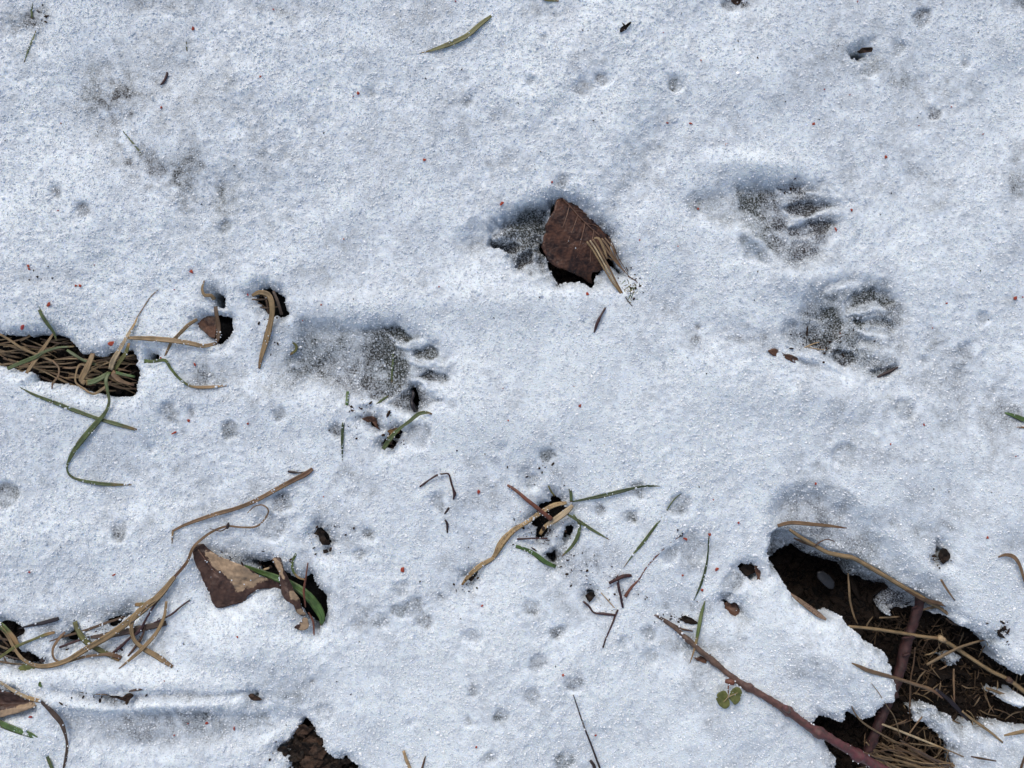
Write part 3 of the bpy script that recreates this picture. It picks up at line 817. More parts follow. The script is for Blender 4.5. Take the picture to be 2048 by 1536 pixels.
qc = snow_co[snow_q]
cen = qc.mean(axis=1)
nrm = np.cross(qc[:, 2] - qc[:, 0], qc[:, 3] - qc[:, 1])
area = np.linalg.norm(nrm, axis=1) * .5 + 1e-12
nrm /= (area[:, None] * 2)
qw = snow_wet_shade[snow_q].mean(axis=1)
inx = (np.abs(cen[:, 0]) < 1024 * PLAN + .03) & (np.abs(cen[:, 1]) < 768 * PLAN + .03)
patch = 0.55 + 0.45 * sstep(-.5, .5, vnoise(cen[:, 0] / PLAN, cen[:, 1] / PLAN, 30, 31) + .6 * vnoise(cen[:, 0] / PLAN, cen[:, 1] / PLAN, 11, 32))
wgt = np.where(inx, np.minimum(area, 4e-6) * patch * (1.04 - np.clip(qw, 0, 1)) ** 2.0, 0)
wgt[nrm[:, 2] < -.3] = 0
NG = 300000
pick = rng.choice(len(snow_q), NG, p=wgt / wgt.sum())
a, b = rng.random(NG)[:, None], rng.random(NG)[:, None]
gq = qc[pick]
gp = (gq[:, 0] * (1 - a) + gq[:, 1] * a) * (1 - b) + (gq[:, 3] * (1 - a) + gq[:, 2] * a) * b
gr = np.clip(np.exp(rng.normal(math.log(.00042), .33, NG)), .0002, .0011)
gp = gp + nrm[pick] * (gr * rng.uniform(-.7, .25, NG))[:, None]
gs = gr[:, None] * np.exp(rng.normal(0, .28, (NG, 3)))
gt = rng.uniform(0, 2 * math.pi, (NG, 3))
scatter_object('snow_grains', 'loose glassy grains of melting snow covering the sheet', 'snow', gp, gs, gt, M['ice'])


# ------------------------------------------------------------------ surface lookup
def snow_mm(u, v):
    i = np.clip(np.searchsorted(AU, u) - 1, 0, nc - 2)
    j = np.clip(np.searchsorted(AV, v) - 1, 0, nr - 2)
    fu = (u - AU[i]) / (AU[i + 1] - AU[i])
    fv = (v - AV[j]) / (AV[j + 1] - AV[j])
    return (ZTOP[j, i] * (1 - fu) + ZTOP[j, i + 1] * fu) * (1 - fv) + (ZTOP[j + 1, i] * (1 - fu) + ZTOP[j + 1, i + 1] * fu) * fv


def place(u, v, zmm):
    """plan point seen at (u, v) and lying zmm above the snow datum: its true position"""
    f = (CAM_H - np.asarray(zmm) * .001) / CAM_H * PLAN
    return np.stack([(np.asarray(u) - 1024) * f, (768 - np.asarray(v)) * f, np.asarray(zmm) * .001], axis=-1)


def catmull(P, step):
    P = np.asarray(P, float)
    if len(P) == 2:
        P = np.vstack([P[0], P.mean(axis=0), P[1]])
    Q = np.vstack([2 * P[0] - P[1], P, 2 * P[-1] - P[-2]])
    out = []
    for i in range(1, len(Q) - 2):
        n = max(2, int(np.linalg.norm(Q[i + 1][:2] - Q[i][:2]) / step))
        for t in np.arange(n) / n:
            p0, p1, p2, p3 = Q[i - 1], Q[i], Q[i + 1], Q[i + 2]
            out.append(.5 * ((2 * p1) + (p2 - p0) * t + (2 * p0 - 5 * p1 + 4 * p2 - p3) * t * t + (3 * p1 - p0 - 3 * p2 + p3) * t ** 3))
    out.append(P[-1])
    return np.array(out)


def path(t, pts, zabs=False, step=5.0, dz=1.6, stiff=9):
    """pts: (x, y, width[, dz]) in tile units; returns world points, widths in m, plan points"""
    k = TILE[t][2]
    P = []
    for p in pts:
        u, v = tp(t, p[0], p[1])
        P.append((u, v, p[2] * k, p[3] if len(p) > 3 else dz))
    C = catmull(P, step)
    if zabs:
        z = C[:, 3] + base_mm(C[:, 0], C[:, 1])
    else:
        zs = snow_mm(C[:, 0], C[:, 1])
        pad = np.pad(zs, stiff, mode='edge')
        mx = np.array([pad[i:i + 2 * stiff + 1].mean() for i in range(len(zs))])
        z = np.maximum(mx, zs * .5 + mx * .5) + np.where(C[:, 3] < 2.1, C[:, 3] * .55 - .15, C[:, 3] - 1.0)
    return place(C[:, 0], C[:, 1], z), np.maximum(C[:, 2], .6) * PLAN, C


def link(me, name, parent, origin):
    ob = bpy.data.objects.new(name, me)
    col.objects.link(ob)
    if parent is not None:
        ob.parent = parent
        base, up = Vector((0, 0, 0)), parent
        while up is not None:
            base += up.location
            up = up.parent
        ob.location = Vector(origin) - base
    else:
        ob.location = origin
    return ob


def finish(name, verts, faces, uvs, mat, parent, origin=None, attr=None):
    verts = np.asarray(verts, float)
    if origin is None:
        origin = verts[0]
    me = bpy.data.meshes.new(name)
    me.from_pydata([tuple(p) for p in (verts - np.asarray(origin))], [], faces)
    if uvs is not None:
        lay = me.uv_layers.new(name='along')
        vi = np.empty(len(me.loops), np.int32)
        me.loops.foreach_get('vertex_index', vi)
        lay.data.foreach_set('uv', np.ascontiguousarray(np.asarray(uvs, np.float32)[vi]).ravel())
    if attr:
        float_attr(me, attr[0], attr[1])
    smooth(me)
    me.materials.append(M[mat])
    return link(me, name, parent, tuple(origin))


FROST = []


def frost(points, chance):
    """wet grains of snow clinging to what lies in it, in runs rather than evenly"""
    if chance <= 0 or len(points) == 0:
        return
    p = np.asarray(points)
    k = vnoise(p[:, 0] / PLAN, p[:, 1] / PLAN, 26, 91) + .5 * vnoise(p[:, 0] / PLAN, p[:, 1] / PLAN, 9, 92)
    keep = rng.random(len(p)) < chance * sstep(-.2, .9, k) * 1.6
    p = p[keep]
    FROST.append(p + rng.normal(0, .00028, p.shape))


RING = [(-1, 1.0), (-.5, .5), (0, 0), (.5, .5), (1, 1.0), (.5, .5), (0, 0), (-.5, .5)]


def ribbon(name, t, pts, mat, parent=None, zabs=False, dz=1.6, fold=.22, roll=0.0, twist=0.0, wob=.06, thick=.00028, step=5.0, stiff=9, ice=True):
    P, W, C = path(t, pts, zabs, step, dz, stiff)
    n = len(P)
    T = np.gradient(P, axis=0)
    T /= np.linalg.norm(T, axis=1)[:, None] + 1e-9
    side = np.cross(T, np.array([0, 0, 1.0]))
    side /= np.linalg.norm(side, axis=1)[:, None] + 1e-9
    nor = np.cross(side, T)
    ang = roll + twist * np.linspace(0, 1, n) + .25 * vnoise(C[:, 0], C[:, 1], 55, 61)
    s2 = side * np.cos(ang)[:, None] + nor * np.sin(ang)[:, None]
    n2 = -side * np.sin(ang)[:, None] + nor * np.cos(ang)[:, None]
    hw = W * .355 * (1 + wob * vnoise(C[:, 0] * 1.0, C[:, 1] * 1.0, 14, 62))
    verts, uvs = [], []
    for i in range(n):
        th = min(thick, hw[i] * .5)
        for j, (aa, e) in enumerate(RING):
            h = e * fold * hw[i] + (th if 0 < j < 4 else (0 if j > 4 else th * .5))
            verts.append(P[i] + s2[i] * aa * hw[i] + n2[i] * h)
            uvs.append((aa * .5 + .5, i / (n - 1)))
    faces = []
    m = len(RING)
    for i in range(n - 1):
        for j in range(m):
            a_, b_ = i * m + j, i * m + (j + 1) % m
            faces.append((a_, b_, b_ + m, a_ + m))
    faces.append(tuple(range(m))[::-1])
    faces.append(tuple((n - 1) * m + j for j in range(m)))
    V = np.asarray(verts).reshape(n, m, 3)
    frost(V[C[:, 3] > -.9][:, [0, 4, 1, 3], :].reshape(-1, 3), .24 if (ice and not zabs) else .0)
    return finish(name, verts, faces, uvs, mat, parent, tuple(P[0]))


def tube(name, t, pts, mat, parent=None, zabs=False, dz=1.2, step=4.0, wob=.12, sides=8, flat=1.0, stiff=7, knots=()):
    P, W, C = path(t, pts, zabs, step, dz, stiff)
    n = len(P)
    T = np.gradient(P, axis=0)
    T /= np.linalg.norm(T, axis=1)[:, None] + 1e-9
    side = np.cross(T, np.array([0, 0, 1.0]))
    side /= np.linalg.norm(side, axis=1)[:, None] + 1e-9
    nor = np.cross(side, T)
    verts, uvs = [], []
    f = np.linspace(0, 1, n)
    bul = np.ones(n)
    for kpos in knots:
        bul += .45 * np.exp(-((f - kpos) / .012) ** 2)
    for i in range(n):
        for j in range(sides):
            an = 2 * math.pi * j / sides
            r = W[i] * .5 * bul[i] * (1 + wob * float(vnoise(C[i, 0] + 31 * j, C[i, 1] + 17 * j, 9, 63)))
            verts.append(P[i] + side[i] * math.cos(an) * r + nor[i] * math.sin(an) * r * flat)
            uvs.append((j / sides, f[i]))
    if not zabs:
        frost(np.asarray(verts).reshape(n, sides, 3)[:, [0, sides // 2, 1]].reshape(-1, 3), .22)
    faces = []
    for i in range(n - 1):
        for j in range(sides):
            a_, b_ = i * sides + j, i * sides + (j + 1) % sides
            faces.append((a_, b_, b_ + sides, a_ + sides))
    faces.append(tuple(range(sides))[::-1])
    faces.append(tuple((n - 1) * sides + j for j in range(sides)))
    return finish(name, verts, faces, uvs, mat, parent, tuple(P[0]))


def lamina(name, t, outline, mat, zfun, parent=None, rings=9, center=None, serr=1.2, thick=.00035, dry=None, step=5.0, rough=.35, seed=5):
    """a leaf surface with real curl and thickness; outline in tile units, zfun(u, v) -> mm"""
    pts = tl(t, outline)
    C = catmull([(p[0], p[1], 0, 0) for p in pts + [pts[0]]], step)[:-1, :2]
    cc = np.array(tp(t, *center)) if center else C.mean(axis=0)
    d = C - cc
    ln = np.linalg.norm(d, axis=1)[:, None] + 1e-6
    C = C + d / ln * (serr * (vnoise(C[:, 0], C[:, 1], 5, seed) + .8 * vnoise(C[:, 0], C[:, 1], 11, seed + 1)))[:, None]
    m = len(C)
    PUV = [cc]
    for r in range(1, rings + 1):
        PUV.extend(cc + (C - cc) * (r / rings))
    PUV = np.array(PUV)
    z = zfun(PUV[:, 0], PUV[:, 1]) + rough * (vnoise(PUV[:, 0], PUV[:, 1], 16, seed + 2) + .5 * vnoise(PUV[:, 0], PUV[:, 1], 6, seed + 3))
    top = place(PUV[:, 0], PUV[:, 1], z)
    bot = top - np.array([0, 0, thick])
    K = len(PUV)
    faces = []

    def fan(off, flip):
        for j in range(m):
            f = [off, off + 1 + j, off + 1 + (j + 1) % m]
            faces.append(tuple(f[::-1] if flip else f))
        for r in range(rings - 1):
            for j in range(m):
                a_ = off + 1 + r * m + j
                b_ = off + 1 + r * m + (j + 1) % m
                f = [a_, a_ + m, b_ + m, b_]
                faces.append(tuple(f[::-1] if flip else f))
    ori = np.sum(C[:, 0] * np.roll(C[:, 1], -1) - np.roll(C[:, 0], -1) * C[:, 1]) < 0
    fan(0, not ori)
    fan(K, ori)
    for j in range(m):
        a_, b_ = 1 + (rings - 1) * m + j, 1 + (rings - 1) * m + (j + 1) % m
        faces.append((a_, b_, b_ + K, a_ + K) if not ori else (b_, a_, a_ + K, b_ + K))
    if 'crumb' not in mat and 'ice' not in mat:
        frost(top[-m:], .5 if rings <= 7 else .22)
        frost(top, .008)
    attr = None
    if dry:
        dd = np.full(len(PUV), 100.0)
        for poly in dry:
            dd = np.minimum(dd, poly_sdf(PUV[:, 0], PUV[:, 1], tl(t, poly)))
        val = sstep(14, -14, dd)
        attr = ('dry', np.concatenate([val, val]))
    return finish(name, np.vstack([top, bot]), faces, None, mat, parent, tuple(top[0]), attr)


def tag(o, label, cat, group=None):
    o['label'] = label
    o['category'] = cat
    if group:
        o['group'] = group
    return o


def thing(name, t, x, y, zmm, label, cat, group=None):
    o = bpy.data.objects.new(name, None)
    o.empty_display_size = .01
    u, v = tp(t, x, y)
    o.location = tuple(place(u, v, zmm))
    col.objects.link(o)
    return tag(o, label, cat, group)


# ------------------------------------------------------------------ grass, straw and leaves on the left
# the green tuft growing out of the left gap
o = thing('grass_tuft', 'D', 640, 715, -9, 'green and straw grass tuft rising from the left melt gap', 'grass')
ribbon('blade', 'D', [(640, 715, 34, -6), (622, 760, 34, 0), (632, 830, 26, 1.5), (640, 890, 24, 2.5), (615, 955, 30, 2.5), (560, 1020, 46, 2.5), (480, 1115, 48, 2.2),
                      (420, 1200, 34, 2), (393, 1280, 15, 2), (430, 1332, 20, 2), (540, 1360, 30, 2), (650, 1372, 28, 1.4), (770, 1374, 10, .2)], 'green', o, fold=.25)
ribbon('blade', 'D', [(640, 720, 36, -7), (600, 745, 44, -5), (550, 770, 50, -4), (505, 778, 50, -4)], 'green', o)
ribbon('blade', 'D', [(500, 780, 50, -4), (478, 760, 46, -4), (500, 715, 54, -3), (530, 650, 46, -3), (545, 605, 40, -5)], 'straw', o)
ribbon('blade', 'D', [(650, 700, 40, -6), (665, 650, 48, -2), (700, 590, 40, 1), (742, 515, 32, 2.5), (785, 440, 22, 2.5), (805, 395, 12, 2)], 'pale', o, fold=.35)
ribbon('blade', 'D', [(675, 700, 30, -6), (700, 660, 36, -2), (738, 605, 34, .5), (758, 545, 22, 1.5)], 'olive', o, fold=.4)
ribbon('blade', 'D', [(665, 712, 26, -6), (720, 728, 26, -4), (790, 742, 18, -4)], 'bright_green', o)
ribbon('blade', 'D', [(655, 715, 60, -6), (690, 755, 46, -5), (730, 775, 30, -6), (785, 790, 18, -8)], 'tan', o)

tag(ribbon('grass_sprig', 'D', [(118, 804, 6, 1), (200, 845, 22), (310, 888, 30), (450, 942, 34), (570, 985, 30), (680, 1018, 34), (775, 1045, 26, .6), (800, 1052, 18, -1)], 'green', fold=.3),
    'long straight green blade lying below the left melt gap, crossed by another', 'grass')
tag(ribbon('grass_sprig', 'D', [(45, 695, 30, -5), (120, 662, 34, -4), (205, 628, 34, -3), (260, 597, 26, -3), (340, 572, 20, -4), (435, 565, 14, -6)], 'green', dz=-4),
    'green blade slanting across straw at the far left gap', 'grass')
tag(ribbon('grass_sprig', 'D', [(200, 285, 14, -1.2), (225, 335, 24, -.3), (255, 395, 30, .8), (290, 445, 30, 0), (318, 485, 22, -3), (332, 530, 14, -5)], 'green', fold=.35),
    'green blade emerging from snow above the left gap', 'grass')
tag(ribbon('grass_sprig', 'D', [(392, 585, 20, -3), (430, 610, 28, -3), (490, 645, 22, -4), (575, 675, 20, -6)], 'green'),
    'short green blade under the snow lobe inside the left gap', 'grass')
tag(ribbon('dry_straw', 'D', [(155, 722, 26, -3), (195, 665, 30, -4), (235, 605, 34, -4), (280, 540, 24, -3), (318, 482, 16, -4)], 'straw'),
    'tan straw crossing the green blade in the left gap', 'straw')
tag(ribbon('dry_straw', 'D', [(0, 492, 20, -3), (60, 528, 20, -5), (140, 580, 22, -6), (250, 625, 20, -7), (330, 660, 16, -7)], 'straw'),
    'straw running in from the left frame edge into the gap', 'straw')
tag(ribbon('dry_straw', 'D', [(530, 690, 16, -3), (470, 670, 18, -4), (447, 720, 14, -3), (445, 775, 16, -3), (490, 810, 20, -3), (545, 842, 18, -2), (600, 815, 24, -4), (650, 775, 22, -6)], 'straw'),
    'thin straw bent into an open loop inside the left gap', 'straw')
tag(ribbon('dry_straw', 'D', [(310, 650, 14, -5), (345, 690, 16, -4), (340, 740, 14, -3), (310, 780, 18, -1), (305, 815, 8, -.5)], 'tan'),
    'curled tan straw hanging over the lower lip of the left gap', 'straw')
# the long folded straw
o = thing('folded_straw', 'D', 740, 515, 2, 'long flat straw blade folded upright beside the two small holes', 'straw')
ribbon('blade', 'D', [(745, 515, 24, 3), (860, 518, 40, 4), (1000, 530, 44, 4.5), (1120, 548, 38, 4), (1190, 562, 34, 3), (1265, 548, 26, 2)], 'straw', o, fold=.3)
ribbon('blade', 'D', [(1262, 552, 24, 2), (1278, 510, 34, 1), (1280, 450, 38, -1), (1270, 390, 34, -1), (1262, 330, 30, -3)], 'brown', o)
ribbon('blade', 'D', [(1255, 290, 34, -5), (1235, 265, 30, -1), (1200, 265, 30, .5), (1185, 230, 28, .8), (1198, 175, 20, .4)], 'straw', o, twist=.8)
ribbon('blade', 'D', [(800, 400, 10, 1.5), (835, 345, 9, .9), (870, 290, 10, .2), (900, 255, 9, .3), (925, 233, 5, .8)], 'tan', o)
tag(ribbon('dry_straw', 'D', [(1155, 405, 26, 0), (1100, 440, 30, 1.5), (1040, 500, 30, 1.5), (1000, 545, 24, 1), (965, 622, 14, .2)], 'straw', roll=.4),
    'short pale straw passing under the long folded blade', 'straw')
tag(ribbon('grass_sprig', 'D', [(845, 650, 34, -1), (900, 652, 26, 1), (968, 645, 28, 2), (1000, 692, 26, 2), (1055, 755, 22, 1.8), (1120, 797, 20, 1.4), (1220, 803, 26, 1.2), (1330, 793, 14, .4)], 'tan_tip', fold=.3),
    'bent green blade with a tan tip right of the left gap', 'grass')
tag(ribbon('dry_straw', 'D', [(1475, 268, 22, -1), (1520, 248, 40, 2), (1575, 265, 48, 3.5), (1596, 330, 50, 3.5), (1590, 410, 52, 2.5), (1560, 530, 54, 2), (1530, 630, 34, 1.6), (1518, 695, 24, .3)], 'straw', fold=.3, roll=-.2),
    'broad yellowish blade arching out of the round melt hole', 'straw')
tag(ribbon('grass_sprig', 'D', [(1700, 508, 12, .2), (1712, 540, 16, 1), (1735, 560, 22, 1.4), (1730, 590, 24, 1), (1695, 612, 20, -.4)], 'olive'),
    'tiny curled yellow green blade left of the clawed print', 'grass')
o = tag(lamina('leaf_scrap', 'D', [(1145, 435), (1190, 395), (1250, 385), (1265, 420), (1262, 480), (1255, 520), (1225, 505), (1180, 465)], 'russet',
               lambda u, v: base_mm(u, v) - 6 + .02 * (u - 400), serr=1.0), 'reddish brown leaf scrap inside the small melt hole', 'leaf')
for i, (pts, w) in enumerate([(([(1490, 300), (1530, 320), (1600, 370)]), 14), ([(1540, 250), (1560, 300), (1570, 380)], 16), ([(1500, 330), (1560, 340), (1640, 330)], 12),
                              ([(1600, 240), (1625, 300), (1650, 380)], 26), ([(1475, 290), (1540, 290), (1590, 280)], 14)]):
    tag(ribbon('dry_straw', 'D', [(x, y, w, -9 + 1.2 * i) for x, y in pts], 'brown' if i != 3 else 'grey_brown', zabs=True),
        'brown straw at the bottom of the round melt hole', 'straw', 'straws in the round melt hole')

# matted straw at the bottom of the left gap
for i in range(74):
    x = rng.uniform(-90, 760)
    lo = 500 + max(0, x - 150) * .16
    hi = 690 + max(0, min(x, 420)) * .26
    y = rng.uniform(lo, min(hi, 850))
    ln = rng.uniform(110, 330)
    an = math.radians(rng.normal(6, 14))
    x1, y1 = x + ln * math.cos(an), y + ln * math.sin(an)
    if x1 > 800:
        x, x1 = x - (x1 - 800), 800
    bend = rng.normal(0, 12)
    z0 = rng.uniform(-13.5, -7.5)
    w = rng.uniform(10, 22)
    tag(ribbon('straw', 'D', [(x, y, w * .8, z0 - 1), ((x + x1) / 2, (y + y1) / 2 + bend, w, z0), (x1, y1, w * .6, z0 - 1.5)],
               ['dull', 'brown', 'straw', 'dull', 'tan', 'straw', 'dull'][i % 7], zabs=True, step=9),
        'flattened dead straw in the mat filling the left gap', 'straw', 'matted straws in the left gap')

# ------------------------------------------------------------------ lower left
tag(ribbon('dry_straw', 'G', [(1000, 262, 6, -.3), (1008, 200, 14, .6), (1012, 150, 18, 2)], 'straw'), 'short upright end below the bent tan blade', 'straw')
tag(ribbon('dry_straw', 'G', [(1010, 150, 16, 2), (1090, 110, 26, 2.4), (1250, 55, 34, 3), (1400, 10, 34, 3), (1530, -45, 36, 3), (1700, -140, 40, 3), (1790, -185, 44, 2.4), (1830, -215, 30, 1.6)], 'tan', fold=.4),
    'long tan blade rising rightward with a dark twig at its end', 'straw')
tag(tube('twig_scrap', 'D', [(1685, 1295, 12, 1.5), (1715, 1300, 14, 2), (1750, 1303, 9, 2), (1785, 1298, 6, 2.5)], 'dark_twig'), 'dark scrap of twig by the tip of the long tan blade', 'twig')
o = thing('dead_grass_stalk', 'G', 60, 760, 2, 'long tan grass stalk curling from the left edge over the pointed leaf', 'straw')
ribbon('stalk', 'G', [(1448, 45, 8, 2), (1490, 5, 10, 4), (1540, -2, 12, 5), (1572, 32, 13, 5), (1540, 92, 15, 4), (1490, 125, 16, 4), (1400, 126, 16, 4), (1330, 120, 18, 4), (1250, 148, 20, 4),
                      (1180, 198, 22, 5), (1130, 250, 24, 6), (1095, 330, 24, 4), (1020, 420, 26, 3)], 'tan', o, fold=.5)
ribbon('stalk', 'G', [(1025, 415, 34, 3), (930, 530, 54, 4), (800, 640, 56, 5), (650, 752, 54, 5.5), (500, 842, 50, 5), (380, 912, 42, 4), (250, 940, 40, 3), (150, 908, 32, 3), (90, 840, 30, 2), (50, 765, 30, 1), (0, 700, 34, 0), (-60, 640, 30, -1)],
       'straw', o, fold=.35)
tube('side_shoot', 'G', [(1228, 135, 4, 4), (1290, 150, 7, 4), (1325, 132, 8, 4.5)], 'brown_twig', o)
tube('node', 'G', [(1336, 100, 8, 5), (1334, 118, 22, 4.5), (1330, 136, 10, 4)], 'dark_twig', o)
ribbon('blade', 'G', [(950, 520, 40, 4), (850, 585, 44, 5), (780, 660, 40, 5.5), (770, 730, 34, 5), (790, 790, 32, 4), (840, 835, 40, 3.5), (920, 882, 46, 2.5), (1012, 945, 24, .6)], 'straw', o, twist=.3)
ribbon('blade', 'G', [(975, 560, 22, 3), (962, 650, 26, 4), (920, 740, 30, 4), (850, 822, 34, 4.5), (780, 885, 28, 3), (695, 955, 8, 1)], 'straw', o)
ribbon('blade', 'G', [(350, 920, 20, 3), (315, 890, 18, 3), (312, 835, 22, 3), (350, 775, 26, 2), (382, 742, 20, .5)], 'tan', o)
ribbon('blade', 'G', [(405, 912, 20, 3), (500, 884, 22, 3), (600, 872, 24, 3), (655, 872, 40, 2.4), (712, 892, 30, .6)], 'tan', o)
ribbon('blade', 'G', [(1010, 430, 24, 3), (960, 500, 30, 3), (900, 570, 34, 2), (790, 580, 30, .5)], 'olive', o)
tag(ribbon('grass_sprig', 'G', [(440, 678, 36, .4), (455, 725, 42, 2), (495, 785, 46, 3), (560, 832, 44, 2.6), (640, 872, 40, 2), (700, 905, 26, .3)], 'olive', fold=.2),
    'broad curved olive green blade under the long tan stalk', 'grass')
tag(tube('twig', 'G', [(660, 862, 12, 2), (700, 832, 20, 2), (760, 775, 14, 3), (815, 735, 18, 4), (860, 655, 12, 4), (900, 590, 12, 4), (945, 530, 8, 3)], 'plum_twig'),
    'dark forked twig crossing under the tan stalk', 'twig')
tag(tube('twig', 'G', [(895, 690, 9, 2), (960, 660, 10, 3), (1010, 632, 12, 3), (1060, 590, 10, 3), (1112, 552, 8, 1.5)], 'plum_twig'), 'thin red brown twig left of the pointed leaf', 'twig')
tag(tube('twig', 'G', [(750, 880, 10, 1), (790, 830, 16, 2), (830, 770, 14, 3), (850, 700, 10, 3)], 'brown_twig'), 'short brown twig beneath the crossing tan blades', 'twig')
tag(ribbon('dry_straw', 'G', [(530, 770, 22, 1), (610, 762, 48, 2), (700, 745, 54, 2.4), (820, 720, 56, 2.4), (960, 690, 46, 1.8), (972, 686, 40, 1.4)], 'grey_brown', fold=.15),
    'broad grey brown dead blade lying behind the tan stalk', 'straw')
tag(ribbon('dry_straw', 'G', [(290, 795, 10, 1), (380, 765, 18, 1), (480, 738, 22, 1), (600, 695, 22, 1.2), (730, 650, 18, .2)], 'brown'),
    'narrow brown blade along the upper lip of the lower left trench', 'straw')
tag(tube('twig', 'G', [(350, 830, 14, -1), (430, 800, 14, .5), (520, 770, 10, 1.5)], 'plum_twig'), 'short red twig in the small lower left hole', 'twig')
tag(ribbon('bark_strip', 'G', [(110, 720, 8, .5), (180, 702, 20, 1.6), (250, 687, 32, 2.2), (320, 668, 34, 2.2), (345, 660, 28, 1.8)], 'black', fold=.1),
    'flat purple black strip of bark above the lower left hole', 'bark')
tag(lamina('bark_scrap', 'G', [(228, 912), (240, 895), (255, 885), (268, 890), (262, 905), (270, 918), (248, 915), (240, 925)], 'speck', lambda u, v: snow_mm(u, v) + 1.5, rings=4, serr=.8),
    'small black scrap in the loop of the long tan stalk', 'bark')
tag(ribbon('grass_sprig', 'G', [(-80, 660, 40, -2), (0, 695, 44, 0), (50, 740, 48, 1), (95, 800, 44, 0), (105, 830, 30, -1)], 'tan_tip', fold=.2), 'broad yellow green blade at the lower left edge', 'grass')
tag(ribbon('grass_sprig', 'G', [(-80, 935, 20, 0), (0, 888, 24, 1), (90, 828, 26, 2), (200, 782, 20, 2), (270, 755, 28, 2), (322, 742, 22, 1)], 'olive', fold=.3),
    'narrow green blade crossing the snow at the lower left edge', 'grass')
tag(lamina('green_leaf', 'G', [(85, 985), (120, 940), (160, 925), (210, 940), (200, 965), (150, 975), (110, 1000)], 'leaflet', lambda u, v: base_mm(u, v) - 8, serr=1.5),
    'dark green leaf bit below the stalk at the lower left edge', 'leaf')
for i, (a, b) in enumerate([((-60, 760), (90, 790)), ((-40, 800), (110, 860)), ((-60, 840), (120, 900)), ((-30, 720), (60, 830)), ((-50, 900), (150, 930)), ((20, 880), (70, 960))]):
    tag(ribbon('dry_straw', 'G', [(a[0], a[1], 14, -11), ((a[0] + b[0]) / 2, (a[1] + b[1]) / 2 + 6, 18, -10), (b[0], b[1], 10, -11)], ['brown', 'dull', 'grey_brown'][i % 3], zabs=True),
        'dull straw at the bottom of the lower left edge hole', 'straw', 'straws in the lower left edge hole')
# corner leaf and its pale straw
tag(lamina('folded_leaf', 'G', [(-120, 1075), (0, 1085), (80, 1100), (150, 1128), (215, 1145), (238, 1150), (215, 1172), (150, 1200), (70, 1225), (0, 1240), (-120, 1245)], 'curl',
           lambda u, v: snow_mm(u, v) + 2 - 4.0 * sstep(0, 14, 18 - np.abs(v - 1400) * 1.0), dry=[[(-140, 1215), (30, 1195), (140, 1165), (240, 1145), (240, 1160), (150, 1205), (0, 1250), (-140, 1255)]], serr=.8),
    'folded dark red brown leaf with tan rim at the left edge', 'leaf')
o = thing('pale_straw', 'G', 235, 1142, 2.5, 'pale straw with a brown curled end beside the folded leaf', 'straw')
ribbon('blade', 'G', [(-90, 985, 20, 2), (0, 1032, 26, 2.4), (110, 1098, 32, 3), (190, 1130, 36, 3.2), (238, 1142, 34, 3)], 'pale', o, fold=.3)
ribbon('blade', 'G', [(232, 1138, 26, 3), (275, 1175, 34, 3), (320, 1220, 46, 2.5), (362, 1275, 36, 2.4), (388, 1360, 20, 2), (392, 1430, 22, 1.6), (372, 1545, 20, 1), (360, 1610, 18, .5)], 'grey_brown', o, twist=.6)
tag(ribbon('grass_sprig', 'G', [(-60, 1230, 40, 0), (0, 1272, 52, .6), (100, 1312, 50, .5), (180, 1340, 46, .5), (242, 1376, 18, -.6)], 'bright_green'), 'frosted green blade below the folded leaf at the left', 'grass')
tag(ribbon('grass_sprig', 'G', [(270, 1445, 20, -.2), (288, 1490, 32, .7), (310, 1545, 30, .8), (335, 1610, 24, .8)], 'green'), 'short green blade at the bottom left frame edge', 'grass')
tag(lamina('leaf_scrap', 'G', [(690, 1132), (720, 1118), (740, 1098), (775, 1100), (785, 1115), (765, 1135), (735, 1148)], 'crumb', lambda u, v: snow_mm(u, v) - 1.0, rings=4),
    'dark leaf scrap in the groove at the lower left', 'leaf')
tag(ribbon('leaf_sliver', 'G', [(755, 1088, 10, 1), (800, 1078, 20, 1.5), (862, 1074, 8, .8)], 'grey_brown'), 'grey sliver lying in the lower left groove', 'leaf')
tag(ribbon('leaf_sliver', 'G', [(400, 1075, 6, .6), (450, 1085, 12, .4), (520, 1100, 8, .2), (630, 1108, 10, .3)], 'dull'), 'thin half buried straw at the left end of the groove', 'straw')
tag(lamina('leaf_scrap', 'G', [(1452, 1112), (1480, 1100), (1510, 1118), (1535, 1138), (1500, 1142), (1470, 1136)], 'crumb', lambda u, v: snow_mm(u, v) - .6, rings=4),
    'small brown leaf scrap above the bottom litter hole', 'leaf')
tag(tube('moss_sprig', 'G', [(235, 1032, 10, .8), (232, 1048, 16, 1), (245, 1060, 12, .8)], 'moss'), 'tiny dark green sprig on snow above the folded leaf', 'moss')

